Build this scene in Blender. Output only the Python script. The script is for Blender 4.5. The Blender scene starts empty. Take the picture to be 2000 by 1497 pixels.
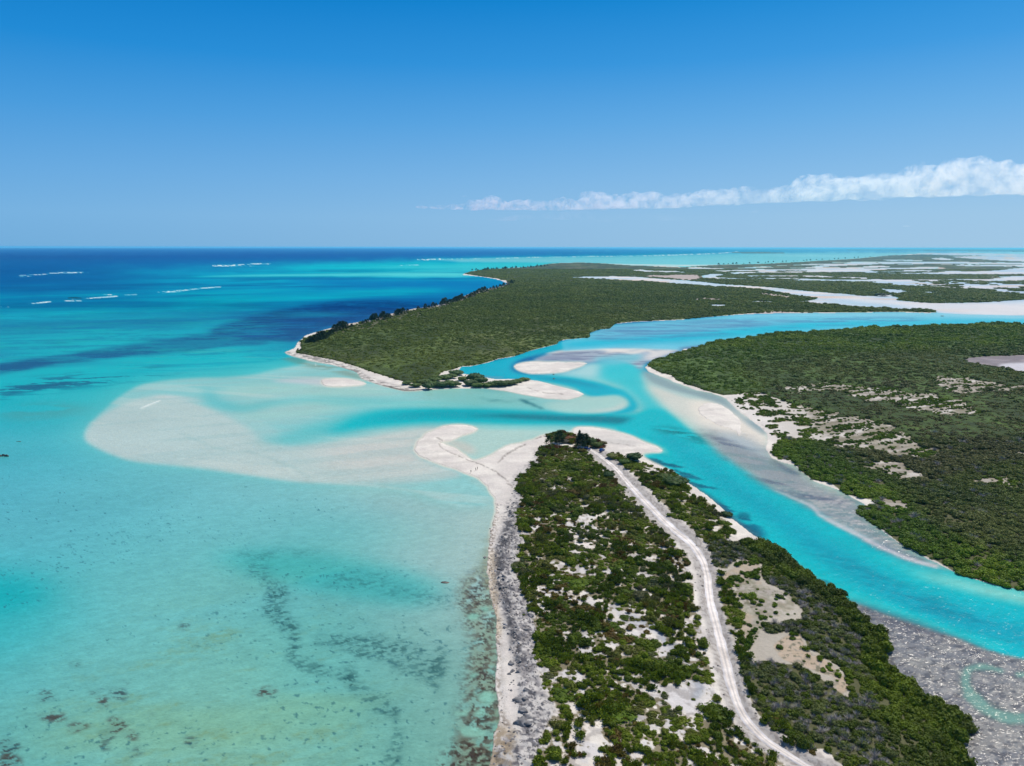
import bpy, math, random
import numpy as np
from mathutils import Vector, Matrix

# ------------------------------------------------------------------ camera, world, sun, exposure
SC = bpy.context.scene
COL = SC.collection
CAM_H, FPX, PITCH, ROLL = 120.0, 1386.0, 10.83, 0.09     # metres, focal length (in 2000 px widths), degrees
cam_d = bpy.data.cameras.new('camera')
cam = bpy.data.objects.new('camera', cam_d); COL.objects.link(cam)
cam_d.sensor_width = 36.0; cam_d.lens = 36.0 * FPX / 2000.0
cam_d.clip_start = 1.0; cam_d.clip_end = 250000.0
CAM_M = Matrix.Rotation(math.radians(90 - PITCH), 4, 'X') @ Matrix.Rotation(math.radians(ROLL), 4, 'Z')
cam.matrix_world = Matrix.Translation((0, 0, CAM_H)) @ CAM_M
SC.camera = cam

SUN_EL, SUN_AZ = 57.0, 42.0          # elevation; azimuth clockwise from the view direction (+Y)
w = bpy.data.worlds.new('World'); SC.world = w; w.use_nodes = True
nt = w.node_tree; bg = nt.nodes['Background']
sky = nt.nodes.new('ShaderNodeTexSky'); sky.sky_type = 'NISHITA'; sky.sun_disc = False
sky.sun_elevation = math.radians(SUN_EL); sky.sun_rotation = math.radians(SUN_AZ)
sky.altitude = 100; sky.air_density = 1.0; sky.dust_density = 0.35; sky.ozone_density = 2.5
hs = nt.nodes.new('ShaderNodeHueSaturation'); hs.inputs['Saturation'].default_value = 0.85
nt.links.new(sky.outputs[0], hs.inputs['Color'])
# clear tropical air: the low sky deepens from pale blue at the horizon to azure, paler toward the sun's side
tc = nt.nodes.new('ShaderNodeTexCoord'); sx = nt.nodes.new('ShaderNodeSeparateXYZ'); nt.links.new(tc.outputs['Generated'], sx.inputs[0])
def _lin(c): return [((x/255 + 0.055)/1.055)**2.4 / 0.105 if x > 10 else x/255/12.92/0.105 for x in c]
def _ramp(stops):
    r = nt.nodes.new('ShaderNodeValToRGB'); e = r.color_ramp.elements; r.color_ramp.interpolation = 'EASE' if False else 'LINEAR'
    while len(e) < len(stops): e.new(0.5)
    for k, (p, c) in enumerate(stops): e[k].position = p; e[k].color = _lin(c) + [1]
    nt.links.new(sx.outputs['Z'], r.inputs[0]); return r.outputs[0]
# positions are sines of elevation
rl = _ramp([(0.0, (114,172,218)), (0.04, (118,177,224)), (0.09, (102,169,224)), (0.16, (70,154,220)), (0.23, (30,137,212)), (0.30, (6,122,200)), (0.6, (4,92,172))])
rr = _ramp([(0.0, (164,200,228)), (0.04, (160,200,231)), (0.09, (142,192,233)), (0.16, (110,177,231)), (0.23, (68,157,226)), (0.30, (32,141,216)), (0.6, (10,104,184))])
fx = nt.nodes.new('ShaderNodeMapRange'); fx.inputs['From Min'].default_value = -0.62; fx.inputs['From Max'].default_value = 0.62
nt.links.new(sx.outputs['X'], fx.inputs['Value'])
m1 = nt.nodes.new('ShaderNodeMix'); m1.data_type = 'RGBA'; nt.links.new(fx.outputs[0], m1.inputs[0]); nt.links.new(rl, m1.inputs[6]); nt.links.new(rr, m1.inputs[7])
fz = nt.nodes.new('ShaderNodeMapRange'); fz.inputs['From Min'].default_value = 0.35; fz.inputs['From Max'].default_value = 0.75; fz.inputs['To Min'].default_value = 0.0; fz.inputs['To Max'].default_value = 0.8
nt.links.new(sx.outputs['Z'], fz.inputs['Value'])
m2 = nt.nodes.new('ShaderNodeMix'); m2.data_type = 'RGBA'; nt.links.new(fz.outputs[0], m2.inputs[0]); nt.links.new(m1.outputs[2], m2.inputs[6]); nt.links.new(hs.outputs[0], m2.inputs[7])
nt.links.new(m2.outputs[2], bg.inputs['Color'])
bg.inputs['Strength'].default_value = 0.105

sd = bpy.data.lights.new('sun', 'SUN'); sd.energy = 4.7; sd.angle = math.radians(0.53); sd.color = (1.0, 0.935, 0.84)
sun = bpy.data.objects.new('sun', sd); COL.objects.link(sun)
_e, _a = math.radians(SUN_EL), math.radians(SUN_AZ)
SUN_DIR = Vector((math.sin(_a) * math.cos(_e), math.cos(_a) * math.cos(_e), math.sin(_e)))
sun.rotation_euler = SUN_DIR.to_track_quat('Z', 'Y').to_euler()
SC.view_settings.view_transform = 'Standard'; SC.view_settings.look = 'None'
SC.view_settings.exposure = 0.0; SC.view_settings.gamma = 1.0
SC.cycles.use_denoising = True
SC.cycles.max_bounces = 12; SC.cycles.diffuse_bounces = 2; SC.cycles.glossy_bounces = 2
SC.cycles.transparent_max_bounces = 12; SC.cycles.transmission_bounces = 2; SC.cycles.volume_bounces = 10
SC.cycles.sample_clamp_indirect = 3.0
# ------------------------------------------------------------------ survey of the coast
# The coast was surveyed from the photograph: outlines are kept as sight lines (u right, v down, in
# 2000 px widths) from the drone at CAM_H; every one is carried to its place on the sea-level plane (X, Y metres).
rng = np.random.default_rng(7)
_R = np.array([[CAM_M[i][j] for j in range(3)] for i in range(3)])
def ground(u, v, z=0.0):
    u = np.asarray(u, float); v = np.asarray(v, float)
    dx, dy, dz = (u - 1000) / FPX, -(v - 748.5) / FPX, -1.0
    wx = _R[0, 0]*dx + _R[0, 1]*dy + _R[0, 2]*dz
    wy = _R[1, 0]*dx + _R[1, 1]*dy + _R[1, 2]*dz
    wz = _R[2, 0]*dx + _R[2, 1]*dy + _R[2, 2]*dz
    t = (CAM_H - z) / np.maximum(-wz, 1.2e-3)
    return wx*t, wy*t
def sight(x, y, z=0.0):
    d = np.stack([np.asarray(x, float), np.asarray(y, float), np.asarray(z, float) - CAM_H + 0*np.asarray(x, float)])
    c = np.tensordot(_R.T, d, 1)
    return 1000 + FPX * c[0] / -c[2], 748.5 - FPX * c[1] / -c[2]

U0, U1, DU, V0, V1 = -400, 2400, 2.0, 485.0, 1850.0
US = np.arange(U0, U1 + 1, DU); VS = np.arange(V0, V1 + 1, 1.0)
NU, NV = len(US), len(VS)
UU, VV = np.meshgrid(US, VS)
GX, GY = ground(UU, VV)
DIST = np.hypot(GX, GY)

_TAB = np.random.default_rng(99).random((512, 512)).astype(np.float32)
def vnoise(x, y, seed):
    ix = np.floor(x).astype(np.int32); iy = np.floor(y).astype(np.int32)
    fx = (x - ix).astype(np.float32); fy = (y - iy).astype(np.float32)
    fx = fx*fx*(3 - 2*fx); fy = fy*fy*(3 - 2*fy)
    ix += seed * 131; iy += seed * 277
    x0 = (ix & 511) * 512; x1 = ((ix + 1) & 511) * 512; y0 = iy & 511; y1 = (iy + 1) & 511
    T = _TAB.ravel()
    a = T[x0 + y0]; b = T[x1 + y0]; c = T[x0 + y1]; d = T[x1 + y1]
    a += (b - a) * fx; c += (d - c) * fx
    return a + (c - a) * fy
def fbm(x, y, seed, octv=4, gain=0.5):
    s, a, t = 0.0, 1.0, 0.0
    for o in range(octv):
        k = 2.0**o
        c, sn = math.cos(o*1.1 + seed), math.sin(o*1.1 + seed)
        s = s + a * vnoise((x*c - y*sn)*k + 17.3*o, (x*sn + y*c)*k - 9.1*o, seed + o*101)
        t += a; a *= gain
    return s / t
_nc = {}
def N(scale, seed=0, octv=4, ax=1.0, ay=1.0, rot=0.0, gain=0.5):
    """world-space noise 0..1 with features of about `scale` metres"""
    k = (scale, seed, octv, ax, ay, rot, gain)
    if k not in _nc:
        c, s = math.cos(rot), math.sin(rot)
        x, y = GX*c + GY*s, -GX*s + GY*c
        _nc[k] = fbm(x/(scale*ax), y/(scale*ay), seed, octv, gain).astype(np.float32)
    return _nc[k]
def ss(a, b, x): t = np.clip((x - a) / (b - a), 0, 1); return t*t*(3 - 2*t)

def spline(pts, closed=True, n=6):
    P = np.array(pts, float); m = len(P); out = []
    for i in range(m if closed else m - 1):
        if closed: p0, p1, p2, p3 = P[(i-1) % m], P[i], P[(i+1) % m], P[(i+2) % m]
        else: p0, p1, p2, p3 = P[max(i-1, 0)], P[i], P[i+1], P[min(i+2, m-1)]
        for k in range(n):
            t = k / n
            out.append(0.5*((2*p1) + (p2-p0)*t + (2*p0-5*p1+4*p2-p3)*t*t + (3*p1-p0-3*p2+p3)*t**3))
    if not closed: out.append(P[-1])
    return np.array(out)
def box1(a, r, axis):
    if r < 1: return a
    n = a.shape[axis]
    pad = [(0, 0), (0, 0)]; pad[axis] = (r + 1, r)
    c = np.cumsum(np.pad(a, pad, mode='edge'), axis=axis)
    if axis == 0: return (c[2*r+1:2*r+1+n] - c[:n]) / (2*r+1)
    return (c[:, 2*r+1:2*r+1+n] - c[:, :n]) / (2*r+1)
def blur(a, su, sv):
    ru, rv = int(round(su/DU)), int(round(sv))
    r = np.flatnonzero((a > 1e-3).any(1)); c = np.flatnonzero((a > 1e-3).any(0))
    if len(r) == 0: return a
    w = (slice(max(r[0] - 3*rv - 2, 0), r[-1] + 3*rv + 3), slice(max(c[0] - 3*ru - 2, 0), c[-1] + 3*ru + 3))
    b = a[w]
    for _ in range(3): b = box1(b, ru, 1); b = box1(b, rv, 0)
    out = np.zeros_like(a); out[w] = b
    return out
def fill(poly):
    """area coverage of a polygon on the survey grid"""
    A = np.zeros((NV + 1, NU + 2)); P = np.asarray(poly, float)
    for (x0, y0), (x1, y1) in zip(P, np.roll(P, -1, 0)):
        if y0 == y1: continue
        s = 1 if y1 > y0 else -1
        if s < 0: x0, y0, x1, y1 = x1, y1, x0, y0
        for sub in (0.25, 0.75):
            r0 = int(math.ceil(y0 - V0 + 0.5 - sub)); r1 = int(math.ceil(y1 - V0 + 0.5 - sub))
            r0, r1 = max(r0, 0), min(r1, NV)
            if r1 <= r0: continue
            rows = np.arange(r0, r1); yy = rows + V0 - 0.5 + sub
            x = x0 + (yy - y0) * (x1 - x0) / (y1 - y0)
            c = np.clip((x - U0) / DU + 0.5, 0, NU); ci = c.astype(int); f = c - ci
            np.add.at(A, (rows, ci), 0.5*s*(1 - f)); np.add.at(A, (rows, ci + 1), 0.5*s*f)
    return np.clip(np.abs(np.cumsum(A, 1)[:NV, :NU]), 0, 1)
def warp(m, amp, scale, seed):
    """ragged natural edge: displace the mask by world noise of `scale` metres; amp in sight-line px at v=1100"""
    r = np.flatnonzero((m > 1e-3).any(1)); c = np.flatnonzero((m > 1e-3).any(0))
    if len(r) == 0: return m
    pad = int(amp*2.5) + 3
    w = (slice(max(r[0] - pad, 0), r[-1] + pad + 1), slice(max(c[0] - pad, 0), c[-1] + pad + 1))
    V_, U_ = VV[w], UU[w]
    k = np.clip((V_ - 478) / 600, 0.02, 1.6)
    n1 = fbm(GX[w]/scale, GY[w]/scale, seed, 3); n2 = fbm(GX[w]/scale + 31.7, GY[w]/scale - 12.3, seed + 50, 3)
    i = np.clip(V_ - V0 + (n2 - 0.5) * 2 * amp * k, 0, NV - 1.001); j = np.clip((U_ - U0 + (n1 - 0.5) * 3.2 * amp * k**0.6) / DU, 0, NU - 1.001)
    i0 = i.astype(int); j0 = j.astype(int); fi = i - i0; fj = j - j0
    out = np.zeros_like(m)
    out[w] = (m[i0, j0]*(1-fj) + m[i0, j0+1]*fj)*(1-fi) + (m[i0+1, j0]*(1-fj) + m[i0+1, j0+1]*fj)*fi
    return out
def M(poly, sm=True, su=0, sv=0, wa=0, ws=10, seed=1):
    m = fill(spline(poly) if sm else poly)
    if wa: m = warp(m, wa, ws, seed)
    if su or sv: m = blur(m, su, sv)
    return m
def stroke(pts, sm=True):
    """band along (u, v, half width) points"""
    P = spline(pts, closed=False) if sm else np.array(pts, float)
    T = np.gradient(P[:, :2], axis=0); T /= np.maximum(np.hypot(T[:, 0], T[:, 1]), 1e-6)[:, None]
    Nn = np.stack([-T[:, 1], T[:, 0]], 1) * P[:, 2:3]
    return np.concatenate([P[:, :2] + Nn, (P[:, :2] - Nn)[::-1]])
def M_(poly, su, sv): return M(poly, True, su, sv)
def S(pts, su=0, sv=0, wa=0, ws=10, seed=1, sm=True):
    return M(stroke(pts, sm), False, su, sv, wa, ws, seed)
def mix(C, col, m):
    """lay a colour (or a colour field) over C, in place, only where the mask m has any weight"""
    m = np.asarray(m)
    r = np.flatnonzero((m > 1e-3).any(1)); c = np.flatnonzero((m > 1e-3).any(0))
    if len(r) == 0: return C
    w = (slice(r[0], r[-1] + 1), slice(c[0], c[-1] + 1))
    col = np.asarray(col, np.float32)
    if col.ndim == 3: col = col[w]
    C[w] += (col - C[w]) * m[w][..., None].astype(np.float32)
    return C

# ---------------- outlines
headland = [(554,689),(575,679),(581,668),(594,656),(608,651),(640,642),(675,633),(703,629),(724,626),(759,614),(808,603),(836,600),(864,594),
 (895,583),(916,574),(934,567),(972,561),(984,558),(990,554),(981,549.5),(969,546),(948,542.5),(925,539.5),(900,537.5),(906,534),(927,528.5),(962,525.5),(1025,522),(1060,520),(1074,515),(1095,513.5),
 (1137,513),(1180,514.5),(1225,518),(1310,520),(1342,522.5),(1400,525.5),(1420,526),(1352,520.5),(1405,517.5),(1490,515.5),(1550,512.5),(1610,509),(1670,505.5),(1712,501.5),
 (1740,499),(1797,495.5),(2000,499),(2400,499),(2400,617),(2000,616.5),(1880,613.5),(1826,611),(1815,612.5),(1760,611),(1700,611),(1610,612),(1520,613),(1445,615),(1400,618.5),(1380,620),(1341,622),(1336,625),(1314,626),(1245,629),(1200,633),
 (1191,643),(1173,643.5),(1151,651),(1151,659.5),(1109,663.5),(1091,667),(1088,673),(1060,680),(1032,687),(1004,697),(972,702),(951,709),(920,716),(901,716.5),
 (898,722),(900,730),(915,731),(945,737),(965,741),(1010,740.5),(1035,742),(1049,744),(1074,750),(1102,757.5),(1130,765),(1143,771),(1130,777),(1109,782),(1067,780),(1025,773),(990,766),(948,760),(885,759.5),(836,762),
 (822,764),(790,765),(759,757),(731,749),(706,740),(696,728),(668,719),(640,712),(605,705),(570,696)]
east = [(2400,640),(2000,637),(1955,636),(1916,636),(1850,640),(1814,640),(1808,642),(1745,643),(1700,643),(1676,646),(1640,650),(1595,653),(1526,655),(1490,661),(1445,667),(1400,672),
 (1365,679),(1336,682),(1326,689),(1300,700),(1268,708),(1257,718),(1266,726.5),(1290,735.5),(1320,748),(1350,760),(1392,768),(1418,779),(1434,796),(1452,812),(1475,826),(1497,845),(1500,862),(1496,880),(1508,896),
 (1530,905),(1552,910),(1572,926),(1590,941),(1625,955),(1655,968),(1690,985),(1684,1000),(1700,1020),(1740,1050),(1790,1082),(1832,1104),(1880,1126),(1940,1144),(2000,1157),(2120,1178),(2400,1230)]
penin = [(935,838),(918,832),(897,829),(865,832),(834,846),(813,862),(808,878),(816,888),(841,901),(876,913),(904,923),(932,934),(953,951),(965,972),(969,990),
 (966,1007),(960,1025),(956,1053),(954,1077),(951,1112),(953,1147),(959,1180),(968,1210),(968,1275),(966,1324),(972,1372),(977,1405),(962,1437),(959,1470),(953,1497),(945,1570),(930,1860),(930,1990),
 (1960,1990),(1930,1860),(1905,1540),(1892,1497),(1876,1476),(1870,1460),(1883,1441),(1889,1421),(1883,1402),(1857,1382),(1818,1369),(1782,1340),(1753,1324),(1740,1312),(1720,1303),(1732,1294),(1735,1268),(1727,1246),(1707,1226),
 (1685,1207),(1662,1184),(1644,1164),(1624,1148),(1584,1124),(1552,1100),(1532,1080),(1504,1063),(1488,1056),(1464,1040),(1440,1022),(1424,1008),(1400,984),(1376,964),(1352,948),(1328,928),(1288,910),
 (1262,897),(1251,889),(1256,884.5),(1275,882),(1289,885),(1298,881),(1285,874),(1257,862),(1222,848),(1187,839),(1152,834.5),(1130,834),(1118,838),(1116,845),(1086,846.5),(1065,849.5),
 (1047,854),(1040,859),(1023,864),(995,869),(974,878),(960,888),(939,897),(925,900.5),(916,896),(904,885),(890,876),(869,867),(862,865),(883,862),(900,851),(925,845)]
bar_a = [(1003,716),(1015,710),(1035,707),(1080,707),(1146,709),(1138,714),(1120,721),(1096,727),(1060,730),(1030,729),(1010,723)]   # dry bar in the side channel
bar_b = [(628,743),(640,740.5),(662,739.5),(690,742),(716,749),(705,753),(660,755),(632,753)]                                   # dry bar off the headland
bar_c = [(1364,797),(1380,788),(1402,789),(1428,803),(1446,822),(1449,842),(1443,853),(1436,842),(1418,836),(1392,826),(1370,812)]           # dry bar in front of the east bank

def rag(poly, wa, ws, seed): return M(poly, False, 0, 0, wa, ws, seed)
HL = rag(headland, 3, 40, 3); EA = rag(east, 4, 14, 5); PE = rag(penin, 3, 8, 9)
BARS = np.maximum.reduce([M(bar_a, True, 0, 0, 2, 9, 176), M(bar_b, True, 0, 0, 2, 9, 177), M(bar_c, True, 0, 0, 4, 9, 178)])
# pale lagoons, creeks and salt flats beyond the headland: cut out of the land
creeks = [
 [(1116,541.5),(1149,540.3),(1200,539.6),(1240,541),(1290,545),(1345,549),(1371,550.5),(1410,555.5),(1455,558),(1490,560),(1535,564.5),(1580,569),(1640,573.5),(1685,578),(1712,578.6),(1718,574.5),(1742,575.6),
  (1748,579.5),(1760,584),(1754,587.5),(1790,590),(1820,592.5),(1910,591.5),(1955,588.5),(2000,585.5),(2400,583),(2400,618),(2000,617),(1880,614.5),(1832,611.5),(1826,608.5),(1814,605.5),(1760,604.5),(1700,602),
  (1655,599),(1628,595.5),(1580,593),(1538,590.5),(1568,588.5),(1586,586.5),(1595,584),(1568,579.5),(1535,575),(1514,570.5),(1490,566),(1445,563),(1400,560.5),(1350,557),(1290,552.5),(1260,550),(1215,548.6),(1170,545.6),(1119,543.5)],
 [(1372,538.5),(1386,535.5),(1410,535.3),(1416,537.5),(1398,541.5),(1430,543.5),(1458,544.2),(1545,543),(1615,546.3),(1680,548.4),(1680,550),(1615,548.5),(1545,545.6),(1458,546),(1400,545.5),(1372,543)],
 [(1228,528),(1250,526.5),(1275,529),(1320,529.5),(1340,532),(1341,534),(1315,532.5),(1262,532)],
 [(1342,523),(1358,522),(1390,524),(1415,525),(1417,526.4),(1380,526.2),(1345,525.2)],
 [(1583,521),(1615,517.5),(1667,514),(1720,512.8),(1790,512),(2000,513.5),(2400,516),(2400,519),(2000,516.6),(1790,515.4),(1720,516),(1650,519.4),(1597,522.4)],
 [(1473,526),(1490,526),(1507,527.4),(1500,528.6),(1476,528)],
 [(1618,528.4),(1667,532),(1755,533.4),(1825,532.4),(1846,530.5),(1895,530.5),(1947,528.4),(2000,523),(2400,518),(2400,538),(2000,536.6),(1930,536.6),(1825,536.4),(1720,534.6),(1650,531.6)],
 [(1630,524.6),(1650,523.6),(1668,525),(1664,528),(1638,528)],
 [(1562,539.4),(1600,538.6),(1640,541.5),(1671,541.6),(1697,543),(1700,546),(1676,545),(1620,542.6),(1570,541.2)],
 [(1695,552.5),(1737,548.5),(1790,550.5),(1895,551.5),(2000,553),(2400,552),(2400,580),(2000,576.5),(1965,572.5),(1912,568),(1877,564.5),(1825,560.5),(1772,559.4),(1737,556)],
 [(1716,563.4),(1737,565.5),(1762,566),(1774,570.5),(1752,575),(1734,572.6)],
 [(1800,570.6),(1830,570.3),(1862,571.6),(1840,573),(1806,572.8)],
 [(1382,596.4),(1398,595),(1418,596),(1424,599),(1400,600.2),(1386,599.6)],
 [(1462,589),(1495,588.2),(1516,590.6),(1500,592.6),(1468,591.6)],
 [(1818,504.6),(1840,503.6),(1864,507),(1850,509),(1822,507)],
 [(1797,494.8),(1860,494.6),(2000,496.6),(2400,498),(2400,500),(2000,500),(1947,499.4),(1867,499),(1800,497)],
 [(1855,502),(1900,500.4),(2000,501),(2400,503),(2400,513),(2000,511.4),(1947,508.8),(1900,506)],
 [(1720,507.4),(1800,508.4),(1806,510),(1740,510)],
]
CR = np.zeros((NV, NU))
for i, c in enumerate(creeks): CR = np.maximum(CR, rag(c, 2.6, 60, 20 + i))
isle_strip = [(1760,582),(1775,576),(1795,571.5),(1865,568),(1940,573),(1997,579.5),(1972,583.5),(1912,588),(1850,590.5),(1798,589.5),(1762,587)]
# broken marsh islets in the right-hand lagoon
_flat = ss(0.575, 0.60, N(260, 65, 5, 2.0, 0.8, 0.4)) * M([(1380,528),(1500,520),(1640,512),(2400,508),(2400,560),(1900,552),(1700,552),(1500,548)], False, 10, 1)
CR = np.maximum(CR, _flat)
islets = ss(0.60, 0.66, N(55, 61, 4)) * M([(1740,548),(2400,548),(2400,582),(2000,577),(1900,568)], False, 6, 1)
HL = np.clip(HL - CR + islets * CR, 0, 1)
isl2 = [(1712,569),(1737,566),(1730,572.8)]
LAND = np.maximum.reduce([HL, EA, PE, BARS])
# the far shore: long low cays along the horizon, and the cay beyond the bay
far = [M([(1418,493.5),(1440,492),(1500,492.6),(1553,494.6),(1520,495.6),(1450,495.4)], False),
       M([(1100,487.6),(1200,487.2),(1400,488.0),(1500,488.2),(1600,488.8),(1700,489.6),(1800,490.2),(2000,492.5),(2400,494),(2400,486),(1100,486)], False)]
FAR = np.maximum.reduce(far)
LAND = np.maximum(LAND, FAR)

# ---------------- the sea: depth colours
cp = """0,490,16,112,178;0,512,2,100,166;0,545,0,94,158;0,572,4,104,163;0,592,8,124,173;0,612,12,146,180;0,645,14,158,182;0,690,20,163,184;0,760,30,172,188;0,820,45,176,190;0,870,70,177,192;0,920,80,178,193;0,980,88,181,192;0,1050,104,188,193;0,1095,92,187,192;0,1150,44,174,182;0,1225,80,188,190;0,1300,92,186,184;0,1400,100,180,172;0,1500,88,172,166
200,490,12,110,178;200,540,0,94,158;200,575,4,106,164;200,597,8,138,178;200,640,14,162,184;200,700,26,168,186;200,755,46,178,190;200,800,88,188,196;200,910,92,186,196;200,1000,100,189,196;200,1060,78,181,188;200,1120,100,191,194;200,1200,92,190,190;200,1300,100,188,184;200,1400,108,184,170;200,1500,106,180,166
400,490,12,110,178;400,512,2,102,170;400,527,14,125,180;400,540,30,158,192;400,560,10,134,180;400,590,14,156,184;400,640,14,150,180;400,700,34,174,192;400,735,80,186,196;400,960,120,194,198;400,1040,104,189,193;400,1100,88,184,186;400,1200,104,191,186;400,1300,106,187,176;400,1400,116,184,160;400,1500,112,180,160
600,490,14,112,180;600,505,2,102,172;600,521,24,152,192;600,538,44,176,200;600,556,14,132,184;600,590,12,134,180;600,640,8,100,158;600,720,60,180,192;600,975,134,198,200;600,1040,122,194,196;600,1090,64,174,176;600,1150,74,177,177;600,1250,104,188,178;600,1350,110,184,166;600,1450,112,184,168
800,490,20,114,182;800,503,4,104,176;800,520,34,164,196;800,534,72,190,204;800,556,12,124,182;800,590,10,100,160;800,640,8,96,156;800,960,160,200,200;800,1020,156,200,200;800,1090,136,198,197;800,1150,84,178,176;800,1250,94,178,168;800,1350,100,176,160;800,1450,108,180,166
940,980,176,204,202;940,1050,164,203,200;940,1120,148,196,190;920,1200,112,168,155;930,1300,110,160,146;930,1450,116,170,158
1000,490,30,118,186;1000,501,10,110,182;1000,507,60,170,200;1000,516,78,180,200;900,530,88,192,205;960,550,20,120,180
1300,491,70,135,190;1300,497,60,130,186;1300,506,90,186,206;1300,514,120,198,210;1550,490,100,150,190;1550,500,118,196,210;1550,508,140,205,214;1690,500,160,205,216
-400,500,2,100,168;-400,560,0,96,160;-400,640,12,150,180;-400,760,20,168,186;-400,900,60,174,190;-400,1100,60,176,184;-400,1300,90,184,180;-400,1600,100,178,170;400,1650,108,180,164;900,1650,104,174,160"""
CP = np.array([[float(x) for x in t.split(',')] for ln in cp.split('\n') for t in ln.split(';')])
lv = lambda v: 260*np.log(np.maximum(v - 476, 2))
_k = 4
_u = (UU + (N(120, 2, 3) - 0.5) * 130)[::_k, ::_k]; _l = (lv(VV) + (N(90, 4, 3) - 0.5) * 70)[::_k, ::_k]
num = np.zeros(_u.shape + (3,)); den = np.zeros(_u.shape) + 1e-12
for u, v, r, g, b in CP:
    s = 105.0 if v > 520 else 150.0
    q = ((_u - u)/s)**2 + ((_l - lv(v))/46)**2
    wgt = np.exp(-q / 2) + 1e-7 / (1 + q)**2
    den += wgt; num += wgt[..., None] * np.array([r, g, b])
num = num / den[..., None]; _i = np.minimum(np.arange(NV)/_k, num.shape[0] - 1.001); _j = np.minimum(np.arange(NU)/_k, num.shape[1] - 1.001)
i0 = _i.astype(int); j0 = _j.astype(int); fi = (_i - i0)[:, None, None]; fj = (_j - j0)[None, :, None]
W = (num[i0][:, j0]*(1-fj) + num[i0][:, j0+1]*fj)*(1-fi) + (num[i0+1][:, j0]*(1-fj) + num[i0+1][:, j0+1]*fj)*fi
W = W.astype(np.float32)
W = W + (ss(700, 1000, VV) * ss(1100, 900, UU))[..., None].astype(np.float32) * np.array([7, -5, 2], np.float32)
# long streaks of current and chop offshore
st = N(420, 31, 5, 1.6, 0.7, 0.3, 0.6) - 0.5
dk = ss(-0.02, 0.16, st) * M([(-420,550),(300,545),(700,520),(980,540),(900,600),(700,640),(560,700),(300,745),(-420,800)], False, 60, 10)
W = mix(W, (4, 92, 150), 0.55 * dk)
lt = ss(0.02, 0.18, -st) * M([(-420,585),(400,560),(900,545),(600,700),(200,750),(-420,780)], False, 60, 10)
W = mix(W, (40, 178, 196), 0.45 * lt)
# pale bank streak behind the reef
W = mix(W, (92, 200, 210), 0.75 * S([(380,541,1),(480,539,2),(620,537.5,3),(800,536.5,4),(900,537.5,3.5),(930,537,2)], 12, 1, 4, 200, 33))
W = mix(W, (70, 185, 205), 0.6 * S([(520,524,1),(640,521,4),(800,521,5),(950,518,4),(1060,514,2)], 20, 2, 4, 200, 34))
W = mix(W, (12, 112, 176), 0.7 * S([(560,548,3),(700,552,7),(850,556,8),(960,556,5)], 14, 3, 4, 150, 35))
W = mix(W, (20, 165, 190), 0.6 * S([(350,592,3),(520,584,5),(700,575,6),(860,568,3)], 14, 3, 4, 150, 36))
# seagrass beds
g1 = M([(-420,745),(-100,728),(0,712),(60,702),(130,693),(200,682),(280,668),(330,662),(380,655),(440,652),(500,662),(520,670),(430,678),(380,684),(330,690),(260,698),(200,704),(120,712),(60,722),(0,732),(-100,760),(-420,800)], True, 3, 2, 9, 28, 41)
g2 = M([(410,650),(440,634),(480,622),(540,608),(620,594),(700,588),(800,590),(850,596),(760,612),(690,628),(620,646),(590,662),(575,668),(540,668),(500,664),(450,657)], True, 6, 2, 8, 40, 42)
g3 = M([(-420,820),(-100,790),(0,758),(60,745),(130,735),(230,722),(330,718),(300,735),(220,748),(120,760),(40,772),(-100,800),(-420,850)], True, 20, 5, 10, 40, 43)
pat = ss(0.44, 0.56, N(26, 44, 4, 1.8, 0.8, 0.2))
_mt = ss(0.43, 0.53, N(16, 45, 5, 2.4, 0.8, 0.15, 0.65)); _mt2 = ss(0.40, 0.52, N(34, 49, 5, 2.4, 0.8, 0.2, 0.6))
W = mix(W, (6, 84, 134), 0.85 * g1 * (0.55 + 0.45*_mt*_mt2))
W = mix(W, (4, 84, 144), 0.88 * g2 * (0.45 + 0.55*_mt2))
W = mix(W, (3, 70, 122), 0.5 * g2 * _mt)
W = mix(W, (8, 84, 124), 0.8 * g3 * pat * _mt)
_reefz = M([(-420,640),(200,600),(520,590),(560,700),(300,720),(0,700),(-420,760)], False, 50, 14)
W = mix(W, (8, 120, 160), 0.5 * _reefz * ss(0.50, 0.60, N(24, 50, 5, 3.0, 0.7, 0.15, 0.65)))
W = mix(W, (96, 160, 168), 0.35 * _reefz * ss(0.56, 0.64, N(20, 51, 5, 3.0, 0.7, 0.15, 0.65)))
W = mix(W, (30, 150, 180), 0.5 * S([(540,618,2),(600,616,5),(680,614,3)], 20, 2, 5, 60, 47))
W = mix(W, (90, 130, 140), 0.5 * S([(350,578,1),(450,592,3),(540,630,2)], 30, 5, 5, 60, 48) * pat)
W = mix(W, (95, 140, 140), 0.35 * M([(0,808),(60,790),(120,788),(180,800),(120,815),(30,822)], True, 20, 5) * pat)

# the great sand shoal off the mouth
shoal0 = [(168,862),(165,848),(172,833),(196,808),(225,782),(252,764),(280,752),(320,744),(385,739),(437,738),(490,733),(542,722),(588,712),(610,706),(700,728),(740,750),(900,764),(1000,772),(1140,788),(1200,800),(1230,790),
 (1300,800),(1320,840),(1250,860),(1100,850),(1050,870),(960,900),(900,925),(960,975),(900,990),(800,960),(658,946),(579,941),(527,934),(439,921),(351,910),(263,901),(219,888),(184,872)]
SH = M(shoal0, True, 2.5, 1.5, 1.5, 30, 52)
W = mix(W, (112, 194, 198), 0.85 * M(shoal0, True, 40, 14))
W = mix(W, (138, 196, 202), 0.95 * SH)
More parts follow.
